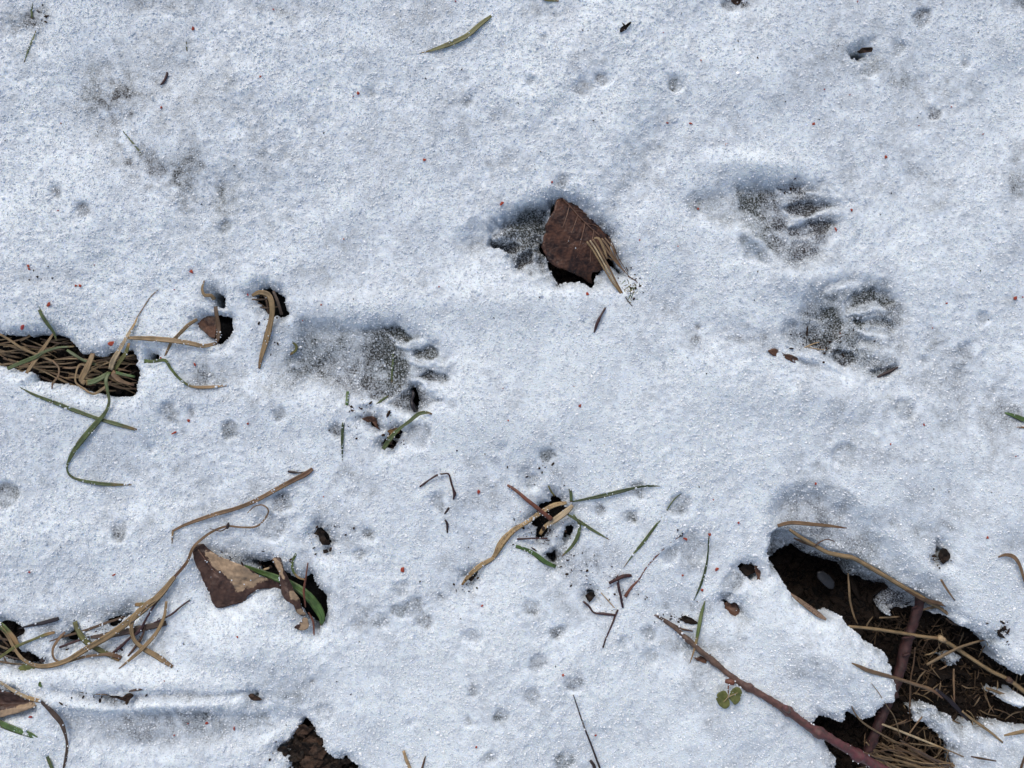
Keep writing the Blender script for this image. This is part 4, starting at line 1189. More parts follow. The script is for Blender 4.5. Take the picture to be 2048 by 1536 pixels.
# curled leaf with the tan patch
lz = lambda u, v: np.maximum(snow_mm(u, v) + .7 * sstep(1190, 1100, v), snow_mm(u, v) * .3 - 1.5) + 6.0 * np.exp(-((u - 470 + (v - 1160) * .6) / 42.0) ** 2) * sstep(1215, 1130, v) - 4 * sstep(520, 560, u)
o = thing('curled_leaf', 'G', 1265, 595, -2, 'curled dark brown leaf with a tan patch and pointed tip', 'leaf')
lamina('lamina', 'G', [(1125, 262), (1148, 232), (1190, 226), (1218, 252), (1300, 302), (1440, 362), (1520, 412), (1570, 428), (1640, 445), (1645, 488), (1560, 486), (1500, 498), (1450, 535), (1422, 568),
                       (1350, 584), (1290, 602), (1265, 596), (1240, 560), (1222, 505), (1185, 440), (1168, 390), (1140, 330)], 'curl', lz, o, rings=16, center=(1330, 440),
       dry=[[(1192, 252), (1240, 268), (1300, 302), (1440, 362), (1530, 420), (1562, 440), (1500, 440), (1492, 462), (1440, 480), (1420, 498), (1382, 505), (1372, 455), (1325, 430), (1300, 395), (1265, 370), (1232, 335), (1200, 300)],
            [(1545, 425), (1580, 425), (1570, 445), (1540, 442)]], serr=1.2, rough=1.1)
tube('midrib', 'G', [(1160, 260, 7, 6), (1250, 380, 6, 6.2), (1330, 470, 5, 5.8), (1400, 545, 4, 3)], 'vein', o, dz=5)
tube('vein', 'G', [(1270, 590, 6, 2), (1285, 520, 5, 4), (1292, 470, 4, 5)], 'vein', o)
tube('leaf_stalk', 'G', [(1128, 268, 10, 3), (1150, 245, 12, 5), (1185, 228, 8, 4)], 'brown_twig', o)
o = thing('leaf_strip', 'G', 1770, 640, 0, 'narrow twisted leaf strip mottled tan and brown beside the pointed leaf', 'leaf')
lamina('lamina', 'G', [(1588, 318), (1605, 302), (1640, 305), (1648, 330), (1640, 345), (1668, 390), (1700, 450), (1722, 505), (1752, 545), (1765, 600), (1790, 640), (1760, 645), (1735, 625), (1718, 585), (1680, 560), (1655, 530),
                       (1640, 470), (1632, 410), (1635, 370), (1620, 345)], 'curl', lambda u, v: base_mm(u, v) + 0 + 4 * np.exp(-((u - 573 - (v - 1180) * .28) / 16.0) ** 2), o, rings=7, center=(1695, 500),
       dry=[[(1590, 300), (1650, 305), (1665, 390), (1690, 455), (1640, 420)], [(1690, 500), (1725, 505), (1755, 550), (1735, 555), (1715, 545)], [(1725, 610), (1790, 600), (1795, 650), (1730, 650)]], serr=1.0)
lamina('tip', 'G', [(1775, 655), (1800, 660), (1808, 700), (1795, 728), (1760, 730), (1720, 715), (1750, 690)], 'curl', lambda u, v: base_mm(u, v) - .5, o, rings=5, dry=[[(1765, 650), (1810, 650), (1815, 735), (1750, 735)]], serr=1.0)
o = tag(ribbon('green_leaf', 'G', [(1430, 350, 16, -7), (1500, 378, 44, -6), (1580, 408, 54, -6), (1660, 440, 60, -6), (1740, 480, 66, -5), (1810, 535, 74, -4), (1860, 600, 70, -4), (1885, 655, 52, -4), (1880, 700, 20, -6)], 'bright_green', zabs=True, fold=.25),
        'broad bright green leaf half hidden behind the curled leaf', 'leaf')
tag(tube('brown_needle', 'G', [(1802, 335, 8, 3), (1790, 420, 10, 3), (1778, 500, 14, 2), (1788, 595, 8, 0)], 'rust_stem', zabs=True), 'thin rust brown needle above the broad green leaf', 'needle')
tag(tube('brown_needle', 'G', [(1805, 625, 8, -2), (1832, 680, 13, -1), (1838, 760, 8, 0)], 'rust_stem', zabs=True), 'short red brown needle below the twisted leaf strip', 'needle')
tag(ribbon('dry_straw', 'G', [(1735, 280, 20, .3), (1712, 325, 22, 1), (1715, 380, 20, .6), (1745, 420, 18, -1), (1790, 435, 12, -2)], 'tan_tip'), 'pale yellow green stem bent above the curled leaf', 'straw')
tag(tube('straw_stub', 'G', [(1545, 375, 12, -3), (1575, 365, 12, -2)], 'pale_twig', zabs=True), 'tiny pale stub poking out behind the curled leaf', 'straw')

# bottom litter hole: crumpled leaf pieces
spots = [(300, 1310, 60), (345, 1335, 70), (290, 1370, 70), (370, 1390, 65), (250, 1400, 50), (330, 1430, 80), (400, 1440, 70), (270, 1465, 70), (190, 1440, 48), (350, 1490, 80), (440, 1480, 60), (280, 1520, 70),
         (420, 1530, 80), (510, 1510, 50), (560, 1500, 36), (340, 1560, 80), (500, 1570, 70), (600, 1560, 50)]
for i, (x, y, r) in enumerate(spots):
    n = 9
    out = [(x + r * rng.uniform(.55, 1.1) * math.cos(2 * math.pi * j / n), y + .8 * r * rng.uniform(.55, 1.1) * math.sin(2 * math.pi * j / n)) for j in range(n)]
    zz, ax_, ay_ = rng.uniform(-9, -3), rng.uniform(-.12, .12), rng.uniform(-.12, .12)
    cu, cv = tp('H', x, y)
    tag(lamina('leaf_crumb', 'H', out, 'dark_crumb' if i % 3 else 'crumb', lambda u, v: base_mm(u, v) + zz + ax_ * (u - cu) + ay_ * (v - cv), rings=6, serr=2.0, rough=1.8, seed=70 + i),
        'crumpled rotten leaf piece in the hole at the bottom edge', 'leaf', 'leaf crumbs in the bottom hole')
for nm, t, out, z, lab in [
        ('leaf_scrap', 'H', [(372, 165), (400, 130), (425, 160), (440, 195), (470, 222), (440, 230), (405, 205), (395, 175)], -2, 'jagged dark leaf scrap in snow right of the green leaf'),
        ('leaf_scrap', 'H', [(425, 258), (452, 250), (460, 272), (432, 280)], -1, 'tiny black scrap just below the jagged dark scrap'),
        ('leaf_scrap', 'E', [(652, 985), (700, 968), (742, 985), (745, 1030), (770, 1055), (735, 1035), (712, 1000), (690, 1010)], -2, 'rusty brown leaf scrap below the clawed print'),
        ('leaf_scrap', 'E', [(578, 905), (600, 905), (608, 935), (590, 940)], 0, 'tiny brown crumb at the foot of the short green blade'),
        ('leaf_scrap', 'E', [(800, 1062), (860, 1040), (880, 1058), (830, 1080)], -3, 'amber leaf edge behind the forked green sprout'),
        ('leaf_scrap', 'I', [(1085, 1000), (1110, 975), (1145, 1000), (1110, 1035)], -1, 'small black leaf scrap by the crooked plum twig'),
        ('leaf_scrap', 'I', [(1590, 1120), (1640, 1112), (1700, 1130), (1740, 1160), (1700, 1165), (1640, 1150)], .6, 'dark leaf scrap under the pale grass on the bramble'),
        ('leaf_scrap', 'I', [(1715, 1360), (1760, 1355), (1800, 1372), (1790, 1395), (1750, 1392)], 1, 'small brown leaf scrap tucked under the bramble stem'),
        ('leaf_scrap', 'K', [(1545, 300), (1575, 255), (1610, 270), (1605, 320), (1575, 345)], -1, 'dark weathered scrap in snow right of the big gap'),
        ('leaf_scrap', 'K', [(1890, 740), (1930, 720), (1975, 735), (1950, 770), (1905, 775)], -.2, 'black soggy scrap at the right rim of the big gap'),
        ('leaf_scrap', 'I', [(385, 890), (425, 868), (440, 885), (415, 920)], -1, 'black scrap at the lower end of the spotted straw'),
        ('leaf_scrap', 'F', [(548, 1115), (580, 1098), (640, 1125), (725, 1160), (718, 1190), (650, 1165), (570, 1140)], .5, 'brown leaf scrap half under snow beside the right print'),
        ('leaf_scrap', 'F', [(600, 150), (650, 135), (705, 135), (705, 185), (660, 190), (615, 178)], -8.0, 'amber leaf scrap at the top of the upper right print'),
        ('leaf_scrap', 'F', [(755, 1050), (830, 1030), (870, 1080), (820, 1110), (765, 1095)], -8.6, 'brown leaf scrap in the palm of the lower right print'),
        ('leaf_scrap', 'C', [(1075, 300), (1090, 285), (1140, 275), (1160, 280), (1150, 302), (1090, 312)], .2, 'curled olive grey scrap at the upper right of the snow'),
        ('leaf_scrap', 'C', [(340, 5), (365, -15), (400, -10), (395, 15), (360, 25)], .2, 'brown scrap half sunk at the top frame edge'),
        ('leaf_scrap', 'B', [(1668, 188), (1672, 165), (1690, 150), (1684, 138), (1700, 145), (1722, 130), (1731, 135), (1712, 155), (1690, 178)], 1.4, 'winged black scrap on snow near the top centre'),
        ('leaf_scrap', 'J', [(470, 965), (495, 955), (512, 985), (520, 1030), (505, 1065), (480, 1068), (490, 1030), (475, 1000)], -6.5, 'curled grey brown leaf rim in the upper of two small holes'),
        ('leaf_scrap', 'J', [(385, 985), (420, 965), (465, 975), (470, 1010), (440, 1030), (400, 1010)], -9, 'dark leaf at the bottom of the upper of two small holes'),
        ('leaf_scrap', 'J', [(288, 1190), (335, 1178), (370, 1200), (395, 1240), (408, 1275), (370, 1285), (330, 1262), (310, 1225)], -9, 'brown leaf filling the lower of two small holes'),
        ('leaf_scrap', 'G', [(640, 1112), (690, 1116), (735, 1128), (700, 1136), (660, 1126)], -1, 'dark sliver in the groove left of the grey sliver')]:
    m_ = 'amber' if 'amber' in lab else ('russet' if 'rusty' in lab or 'brown leaf' in lab else ('dark_crumb' if 'black' in lab or 'dark' in lab else 'crumb'))
    hole = z < -4
    tag(lamina(nm, t, out, m_, (lambda u, v, z=z: base_mm(u, v) + z) if hole else (lambda u, v, z=z: snow_mm(u, v) + z), rings=5, serr=2.6, rough=1.4, seed=140 + len(lab)), lab, 'leaf')

# ------------------------------------------------------------------ around the clawed print
tag(ribbon('grass_sprig', 'E', [(572, 828, 22, .8), (570, 870, 26, 1.2), (567, 912, 26, .5)], 'bright_green', stiff=3), 'short upright green blade left below the clawed print', 'grass')
tag(ribbon('grass_sprig', 'E', [(546, 1010, 20, .8), (542, 1060, 26, 1.6), (540, 1120, 24, 1.6), (540, 1180, 14, 1.2), (539, 1235, 5, .6)], 'dark_green', fold=.35), 'dark green spear shaped blade standing below the clawed print', 'grass')
o = thing('grass_sprout', 'E', 785, 1160, 1, 'forked green sprout with a rolled tip below the clawed print', 'grass')
ribbon('blade', 'E', [(780, 1165, 32, -.4), (815, 1115, 40, 1), (850, 1070, 34, 2.4), (890, 1035, 26, 3), (935, 1002, 30, 3), (985, 960, 32, 3), (1030, 950, 28, 2.6), (1065, 960, 12, 2)], 'green', o, fold=.5)
ribbon('sheath', 'E', [(790, 1150, 30, 0), (820, 1100, 34, 1), (838, 1070, 20, 1.4)], 'tan_tip', o, fold=.4)
tag(ribbon('grass_sprig', 'E', [(836, 608, 12, .2), (838, 650, 18, .9), (832, 710, 18, .9), (830, 775, 12, .3)], 'green', stiff=3), 'thin green blade standing in the palm of the clawed print', 'grass')
tag(ribbon('grass_sprig', 'E', [(738, 908, 16, .4), (770, 880, 20, .9), (808, 855, 12, .4)], 'green', stiff=3), 'short green blade at the lower rim of the clawed print', 'grass')
tag(tube('bark_sliver', 'M', [(1430, 870, 20, -1), (1440, 920, 36, .3), (1418, 975, 30, .8), (1432, 1030, 52, .8), (1455, 1100, 28, .2)], 'black_twig', stiff=3), 'glossy black sliver lying in the last toe of the clawed print', 'bark')
tag(tube('twig', 'E', [(993, 1386, 10, 1.5), (1050, 1345, 10, 3), (1096, 1318, 13, 4), (1104, 1325, 11, 4), (1112, 1312, 10, 4), (1160, 1310, 10, 4), (1175, 1350, 11, 3.5), (1192, 1410, 14, 2.5), (1198, 1425, 18, 2), (1190, 1460, 8, 1)], 'plum_twig', wob=.2),
    'thin dark twig bent like a hook in mid snow', 'twig')
tag(tube('twig_scrap', 'H', [(1165, 10, 12, .6), (1150, 35, 14, .6), (1138, 50, 8, .3)], 'dark_twig'), 'buried dark twig scrap under the hooked twig', 'twig')
tag(tube('twig_scrap', 'H', [(1140, 82, 10, .4), (1155, 110, 16, .7), (1155, 160, 9, .4)], 'dark_twig'), 'second buried twig scrap further below the hooked twig', 'twig')
tag(tube('twig', 'L', [(1355, 1088, 16, 2), (1325, 1140, 16, 3), (1298, 1190, 24, 2.6), (1280, 1235, 24, 2), (1262, 1292, 10, .8)], 'plum_twig', wob=.25), 'short dark splinter on snow below the brown leaf pit', 'twig')
tag(tube('twig', 'A', [(978, 424, 12, 1.5), (972, 452, 14, 1.8), (955, 482, 14, 1.6), (937, 500, 9, .8)], 'plum_twig'), 'small curved dark twig on snow at the upper left', 'twig')
tag(ribbon('grass_sprig', 'A', [(190, 15, 20, .2), (186, 60, 24, .3), (190, 110, 14, -.5)], 'green'), 'green blade in the dark patch at the top left corner', 'grass')
tag(ribbon('grass_sprig', 'A', [(212, 180, 10, -.3), (200, 215, 14, .7), (170, 285, 16, 1), (143, 365, 8, .5)], 'green'), 'slender green blade pointing down near the top left corner', 'grass')
tag(ribbon('grass_sprig', 'A', [(722, 770, 8, -.3), (755, 810, 12, .3), (795, 858, 14, .4), (845, 925, 8, -.2), (890, 975, 6, -.5)], 'green'), 'half buried green blade in the grey upper left snow', 'grass')
tag(ribbon('grass_sprig', 'A', [(1090, 235, 6, .2), (1092, 270, 12, .1), (1095, 300, 8, -.3)], 'olive'), 'tiny frosted green tip near the top left', 'grass')
tag(ribbon('grass_sprig', 'B', [(915, 95, 26, 1.5), (850, 145, 40, 2.5), (775, 210, 42, 2.5), (690, 252, 44, 2), (600, 285, 30, 1.4), (530, 305, 12, .5), (460, 318, 6, -.4)], 'olive', fold=.3),
    'bent olive green blade lying on snow at the top centre', 'grass')
tag(ribbon('grass_sprig', 'B', [(1200, -20, 20, .4), (1240, 2, 20, 1), (1310, 6, 12, .6)], 'olive'), 'green blade just cut by the top frame edge', 'grass')
tag(ribbon('grass_sprig', 'J', [(1935, 75, 12, -.3), (1975, 88, 30, .5), (2050, 118, 44, 1.2), (2120, 150, 40, 1)], 'bright_green'), 'green blade entering at the right frame edge', 'grass')
tag(ribbon('dry_straw', 'J', [(2005, 160, 14, .2), (2060, 162, 20, .8), (2120, 170, 20, .8)], 'tan'), 'tan straw entering below the green blade at the right edge', 'straw')
tag(tube('twig', 'F', [(1190, 1272, 14, .5), (1220, 1255, 16, 2), (1260, 1238, 20, 3), (1312, 1212, 8, 2)], 'dark_twig', stiff=3), 'black twig at the lower rim of the lower right print', 'twig')
tag(tube('straw_fibre', 'F', [(762, 1098, 6, .4), (810, 1078, 8, 1.2), (850, 1066, 5, 1)], 'pale_twig', stiff=2), 'hair thin straw across the lower right print', 'straw')
tag(tube('straw_fibre', 'F', [(770, 1090, 5, .4), (830, 1105, 6, 1), (895, 1112, 4, .6)], 'pale_twig', stiff=2), 'second hair thin straw under the first in the lower right print', 'straw')
tag(tube('brown_needle', 'F', [(972, 1010, 8, .6), (978, 1045, 6, .4)], 'rust_stem', stiff=2), 'tiny rust needle in the palm of the lower right print', 'needle')

# ------------------------------------------------------------------ pit with the brown leaf
o = thing('brown_leaf', 'L', 1010, 200, -6, 'large dark brown rotting leaf lying in the central pit', 'leaf')
bz = lambda u, v: base_mm(1140.0, 480.0) - 8 - .035 * (u - 1150) + 2.2 * np.cos((u - 1150 - (v - 470) * .9) / 26.0) - .02 * (v - 450) - 5 * sstep(535, 575, v)
lamina('lamina', 'L', [(955, 215), (975, 195), (1010, 188), (1045, 200), (1110, 232), (1190, 278), (1225, 310), (1262, 372), (1330, 425), (1400, 472), (1412, 520), (1400, 580), (1380, 660), (1335, 760), (1290, 798), (1245, 790),
                       (1240, 850), (1252, 896), (1215, 880), (1160, 840), (1060, 792), (960, 752), (905, 718), (855, 650), (830, 592), (848, 540), (845, 492), (868, 470), (866, 415), (895, 360), (922, 315), (940, 260)], 'leaf', bz, o, rings=14, center=(1110, 540), serr=1.6, rough=.4)


def on_leaf(name, pts, wid, par=None):
    P = []
    for x, y in pts:
        u, v = tp('L', x, y)
        P.append((x, y, wid, float(bz(np.array(u), np.array(v)) - base_mm(u, v)) + .35))
    return tube(name, 'L', P, 'vein', par or o, zabs=True, sides=6)


rib = on_leaf('midrib', [(1005, 195), (1060, 250), (1130, 330), (1220, 420), (1310, 500)], 10)
for pts in [[(1060, 250), (1040, 330), (1010, 420)], [(1130, 330), (1090, 440), (1040, 560)], [(1190, 390), (1160, 520), (1120, 680)], [(1260, 455), (1240, 580), (1230, 720)],
            [(1100, 295), (1160, 300), (1210, 330)], [(1200, 400), (1260, 410), (1320, 440)]]:
    on_leaf('side_vein', pts, 7, rib)
o = thing('broken_stalk', 'L', 1500, 1000, 0, 'broken hollow straw stalk leaning over the brown leaf', 'straw')
for k_, (off, wd, z_) in enumerate([(-20, 24, 0), (0, 22, .8), (19, 26, .1)]):
    ribbon('stalk_strand', 'L', [(1228 + off * 1.3, 535 - off * .5, wd * .9, z_), (1280 + off * 1.1, 610 - off * .5, wd, 1 + z_), (1330 + off, 700 - off * .4, wd, 1.5 + z_), (1380 + off * .9, 790 - off * .4, wd, 1.6 + z_), (1430 + off * .7, 880 - off * .3, wd * .8, 1.2 + z_),
                                 (1475 + off * .5, 950, wd * .7, .6), (1515 + off * .4, 1015, wd * .4, -.3)], ['straw', 'pale', 'tan'][k_], o, zabs=True, fold=-.35)
ribbon('split_end', 'L', [(1262, 520, 20, .5), (1300, 520, 26, .5), (1340, 600, 30, .8), (1370, 690, 16, .8)], 'straw', o, zabs=True)
o = thing('frayed_straw', 'L', 1540, 820, -2, 'frayed brown straw tuft right of the broken stalk', 'straw')
for pts in [[(1325, 520, 18), (1385, 600, 24), (1430, 690, 22), (1520, 800, 8)], [(1350, 515, 14), (1410, 590, 22), (1440, 680, 18), (1480, 740, 8)], [(1380, 505, 12), (1425, 590, 16), (1450, 660, 14), (1540, 810, 6)],
            [(1330, 560, 16), (1390, 650, 20), (1450, 730, 14), (1550, 830, 6)], [(1300, 600, 10), (1380, 680, 14), (1430, 700, 10), (1490, 690, 5)]]:
    ribbon('fibre', 'L', [(x, y, w, -3.5 + 1.2 * math.sin(i * 1.7)) for i, (x, y, w) in enumerate(pts)], 'tan' if pts[0][0] < 1360 else 'brown', o, zabs=True, fold=.5)
o = thing('moss_clump', 'L', 1575, 960, 0, 'small clump of green moss at the foot of the broken stalk', 'moss')
for i in range(90):
    x, y = 1572 + rng.normal(0, 26), 950 + rng.normal(0, 42)
    ribbon('frond', 'L', [(x, y, 9, -1.5), (x + rng.normal(0, 8), y + rng.normal(0, 8), 11, -.2), (x + rng.normal(0, 15), y + rng.normal(0, 15), 4, .6)], 'olive' if i % 3 else 'bright_green', o, step=8, stiff=2, ice=i % 4 == 0)
tag(tube('root_fibre', 'L', [(1540, 830, 10, 0), (1580, 850, 9, 1), (1615, 880, 7, 1), (1610, 910, 5, .4)], 'brown_twig'), 'curled brown root fibre above the moss clump', 'root')
tag(tube('root_fibre', 'L', [(1520, 1000, 9, .3), (1550, 1045, 9, .5), (1590, 1090, 5, .2)], 'dark_twig'), 'dark root fibre trailing below the broken stalk', 'root')

# ------------------------------------------------------------------ the sparse tuft right of centre
o = thing('grass_tuft', 'I', 995, 470, 0, 'tuft of green and spotted straw blades low in the centre', 'grass')
ribbon('blade', 'I', [(975, 455, 26, 1.6), (900, 470, 42, 2.5), (820, 515, 40, 3), (740, 570, 34, 3), (660, 620, 46, 3), (595, 690, 60, 2.6), (545, 775, 34, 2), (470, 822, 44, 1.8), (405, 880, 36, 1.2), (362, 935, 14, 0)], 'spotted', o, fold=.2)
ribbon('blade', 'I', [(1010, 470, 30, 1), (975, 505, 50, 2), (915, 550, 52, 2), (850, 595, 34, .2), (820, 640, 26, -1.5)], 'pale', o, fold=.2)
ribbon('blade', 'I', [(990, 360, 20, -.3), (1000, 400, 26, .6), (1002, 450, 26, .8)], 'green', o)
ribbon('blade', 'I', [(1010, 448, 12, .6), (1080, 435, 20, 2), (1180, 415, 32, 3), (1290, 388, 32, 3.4), (1390, 363, 18, 3), (1450, 356, 20, 3), (1522, 358, 6, 2.5)], 'dark_green', o, fold=.35)
ribbon('blade', 'I', [(980, 522, 16, .4), (1040, 558, 26, 1.5), (1120, 610, 24, 1.4), (1225, 672, 6, .6)], 'green', o, fold=.4)
ribbon('blade', 'I', [(1015, 525, 14, .4), (1050, 585, 24, 1.2), (1040, 650, 32, 1.4), (1005, 710, 26, 1), (950, 765, 10, -.3)], 'green', o)
ribbon('blade', 'I', [(868, 355, 10, -.2), (885, 390, 16, .4), (905, 415, 12, -.5)], 'olive', o)
tag(ribbon('grass_sprig', 'I', [(678, 708, 30, 1.4), (730, 725, 30, 1.6), (785, 752, 38, 1), (850, 800, 42, .6), (912, 828, 30, -.5)], 'bright_green'), 'stubby bright green blade below the centre tuft', 'grass')
tag(tube('rust_twig', 'I', [(628, 352, 14, 2), (680, 385, 18, 3.5), (740, 435, 22, 5), (820, 500, 26, 5), (885, 552, 28, 3)], 'rust_stem'), 'smooth rust red stem leaning into the centre tuft', 'stem')
tag(tube('twig', 'I', [(686, 668, 12, 1), (760, 664, 10, 1.6), (862, 664, 12, .8)], 'plum_twig'), 'thin dark red twig under the spotted straw', 'twig')
tag(ribbon('grass_sprig', 'I', [(1660, 390, 6, -.4), (1600, 440, 10, .2), (1540, 530, 14, .2), (1475, 615, 24, 1), (1420, 690, 26, 1.2), (1370, 750, 14, 1), (1308, 835, 5, .5)], 'green', fold=.3), 'frosted green blade slanting right of the centre tuft', 'grass')
tag(ribbon('grass_sprig', 'I', [(1806, 650, 12, 1.4), (1800, 760, 14, 2), (1785, 850, 20, 2), (1755, 945, 18, 1.8), (1718, 1030, 5, 1)], 'dark_green', fold=.35), 'curved green blade with a red fleck at its top', 'grass')
tag(ribbon('grass_sprig', 'I', [(1785, 1030, 8, .6), (1765, 1100, 28, 2), (1745, 1200, 30, 5), (1725, 1300, 20, 5), (1695, 1395, 6, 3)], 'tan_tip', fold=.3), 'pale green blade crossing over the bramble stem', 'grass')
tag(tube('twig', 'I', [(1072, 1032, 10, 1), (1105, 1060, 12, 2), (1135, 1098, 12, 2), (1185, 1105, 16, 2), (1255, 1112, 12, 1.6)], 'plum_twig', wob=.25), 'crooked plum coloured twig left of the bramble tip', 'twig')
tag(tube('twig', 'I', [(1268, 880, 18, 2), (1280, 950, 16, 3), (1295, 1020, 15, 2.6), (1305, 1068, 12, 1)], 'plum_twig'), 'upright plum twig ending by the bramble tip', 'twig')
tag(tube('twig', 'I', [(1225, 925, 18, 2.5), (1275, 900, 20, 4), (1310, 885, 26, 3), (1352, 880, 18, 1)], 'red_stem'), 'short thick red twig lying across the upright plum twig', 'twig')
tag(tube('twig', 'I', [(1275, 1080, 12, 1), (1258, 1120, 12, .8), (1235, 1180, 10, .5), (1205, 1250, 10, .1), (1187, 1302, 12, .6)], 'plum_twig'), 'thin plum twig descending half buried from the twig fork', 'twig')
tag(tube('straw_fibre', 'I', [(1175, 980, 5, .5), (1220, 1030, 7, 1.2), (1262, 1078, 5, .8)], 'pale_twig'), 'pale fibre beside the upright plum twig', 'straw')
tag(tube('buried_twig', 'I', [(1318, 1005, 20, .6), (1350, 955, 16, .2), (1400, 900, 11, -.25), (1440, 835, 10, -.15), (1520, 745, 12, -.2), (1580, 690, 8, -.3), (1640, 650, 6, -.3)], 'rust_stem'), 'rust twig showing in dashes through snow above the bramble', 'twig')
tag(tube('twig', 'H', [(1892, 1108, 6, 3), (1950, 1280, 9, 5), (2000, 1410, 11, 4), (2050, 1545, 12, 2)], 'dark_twig'), 'long straight dark needle standing at the bottom centre', 'needle')
tag(tube('straw_stub', 'H', [(898, 1435, 16, 1.2), (915, 1490, 20, 2), (938, 1545, 20, 1.5), (950, 1590, 18, 1)], 'pale_twig', flat=.6), 'pale straw stub at the bottom edge', 'straw')
tag(tube('straw_stub', 'H', [(1026, 1468, 6, 1), (1015, 1510, 12, 1.6), (1003, 1555, 12, 1.2)], 'brown_twig'), 'thin brown stub beside the pale stub at the bottom edge', 'twig')
tag(tube('twig_scrap', 'H', [(1990, 1490, 14, .5), (2010, 1520, 20, 1), (2022, 1555, 14, .6)], 'dark_twig'), 'dark twig scrap at the foot of the long dark needle', 'twig')

# ------------------------------------------------------------------ bramble
o = thing('bramble_stem', 'K', 0, 712, 3, 'long brown to red bramble stem running to the bottom right', 'stem')
tube('stem', 'K', [(-115, 640, 12, .2), (-60, 672, 20, .8), (0, 712, 26, 1.6), (130, 828, 30, 2.5), (250, 930, 32, 3), (380, 1032, 36, 3.5), (520, 1112, 40, 4), (660, 1200, 44, 4.5), (800, 1302, 48, 5), (950, 1385, 52, 4.5), (1080, 1462, 56, 3.5), (1220, 1545, 58, 3), (1340, 1610, 58, 2)],
     'bramble', o, knots=(.14, .25, .4, .56, .68, .83), stiff=40, sides=10, wob=.24)
tube('bud', 'K', [(352, 1040, 26, 9), (330, 1032, 34, 9), (300, 1028, 22, 9)], 'rust_stem', o)
tube('bud', 'K', [(672, 1205, 26, 11), (655, 1185, 40, 12), (645, 1172, 18, 12)], 'bramble', o)
pet = tube('petiole', 'K', [(325, 1035, 12, 9), (318, 1060, 9, 9), (318, 1095, 8, 7.5)], 'rust_stem', o)
tube('side_stem', 'K', [(-105, 640, 10, 1), (-40, 675, 10, 2), (40, 720, 12, 2.4), (110, 735, 8, 1.2)], 'brown_twig', o)
for i, (x, y, dx, dy) in enumerate([(60, 770, -14, -22), (200, 888, 16, -20), (450, 1075, 18, -22), (590, 1155, -12, 26), (740, 1262, 20, -24), (880, 1345, -14, 28), (1020, 1425, 20, -26)]):
    tube('thorn', 'K', [(x, y, 14, 3.5), (x + dx * .7, y + dy * .7, 7, 5), (x + dx * 1.1, y + dy, 2, 4.8)], 'bramble', o, sides=6)
for out in ([(318, 1128), (312, 1095), (290, 1080), (262, 1092), (248, 1120), (252, 1150), (268, 1168), (292, 1188), (318, 1184), (327, 1160)],
            [(322, 1128), (330, 1095), (346, 1070), (372, 1064), (394, 1082), (396, 1110), (388, 1140), (362, 1166), (342, 1150)]):
    cu, cv = tp('K', *np.mean(out, axis=0))
    lamina('leaflet', 'K', out, 'leaflet', lambda u, v: snow_mm(u, v) * 0 + base_mm(cu, cv) + 5.5 + .06 * np.abs(u - cu) - .03 * (v - cv), pet, rings=6, serr=1.0, rough=.25)
tube('leaf_vein', 'K', [(318, 1095, 5, 6.6), (316, 1120, 5, 6.6), (290, 1150, 3, 6.4)], 'pale_twig', pet, sides=6, zabs=True)
tube('leaf_vein', 'K', [(320, 1118, 5, 6.6), (345, 1108, 4, 6.7), (372, 1095, 3, 6.8)], 'pale_twig', pet, sides=6, zabs=True)

# ------------------------------------------------------------------ the big gap at the lower right
o = thing('thick_red_stem', 'K', 1440, 540, -20, 'thick rough red stem passing beneath snow in the big gap', 'stem')
tube('stem', 'K', [(1480, 420, 44, -17), (1455, 500, 50, -18), (1435, 580, 56, -19), (1400, 690, 58, -20), (1355, 830, 60, -21), (1318, 980, 60, -21), (1280, 1080, 58, -20), (1240, 1180, 60, -18), (1192, 1292, 58, -17), (1150, 1400, 56, -17), (1110, 1520, 52, -18)],
     'red_stem', o, zabs=True, wob=.22, knots=(.3, .62), sides=10)
for x, y, dx, dy in [(1462, 545, 46, -30), (1430, 590, -40, 10), (1378, 770, -46, 6), (1340, 880, 40, -16), (1225, 1215, -40, -6), (1200, 1290, 36, 10)]:
    tube('thorn', 'K', [(x, y, 22, -18), (x + dx * .6, y + dy * .6, 12, -16.5), (x + dx, y + dy, 3, -16)], 'red_stem', o, zabs=True, sides=6)


def straw(name, pts, mat, label, z=None, kind='straw', group=None, **kw):
    return tag(ribbon(name, 'K', pts, mat, zabs=True, **kw), label, kind, group)


straw('dry_straw', [(605, 118, 30, -4), (680, 100, 34, -3), (800, 108, 32, -3), (920, 120, 24, -4), (1010, 132, 10, -5)], 'tan', 'flat tan blade at the upper lip of the big gap', fold=.3)
o = thing('straw_stalk', 'K', 690, 140, -6, 'thick straw stalk bridging the big gap diagonally', 'straw')
ribbon('stalk', 'K', [(676, 140, 24, -6), (740, 185, 32, -5), (820, 232, 34, -5), (900, 275, 38, -6), (1000, 298, 42, -7), (1060, 312, 40, -7), (1200, 392, 40, -8), (1350, 482, 40, -9), (1450, 540, 44, -10), (1560, 600, 36, -11), (1670, 690, 18, -13)], 'straw', o, zabs=True, fold=-.5)
ribbon('sheath', 'K', [(1350, 490, 20, -8), (1450, 545, 26, -8), (1560, 575, 34, -8), (1640, 590, 18, -9)], 'brown', o, zabs=True)
ribbon('sheath', 'K', [(700, 190, 14, -10), (760, 215, 26, -10), (850, 250, 18, -9), (930, 285, 10, -8)], 'brown', o, zabs=True)
tube('fibre', 'K', [(820, 240, 8, -5), (860, 210, 8, -3), (900, 198, 7, -3), (940, 212, 5, -4)], 'brown_twig', o, zabs=True)
o = thing('straw_stalk', 'K', 1030, 712, -15, 'long jointed straw stalk running right through the big gap', 'straw')
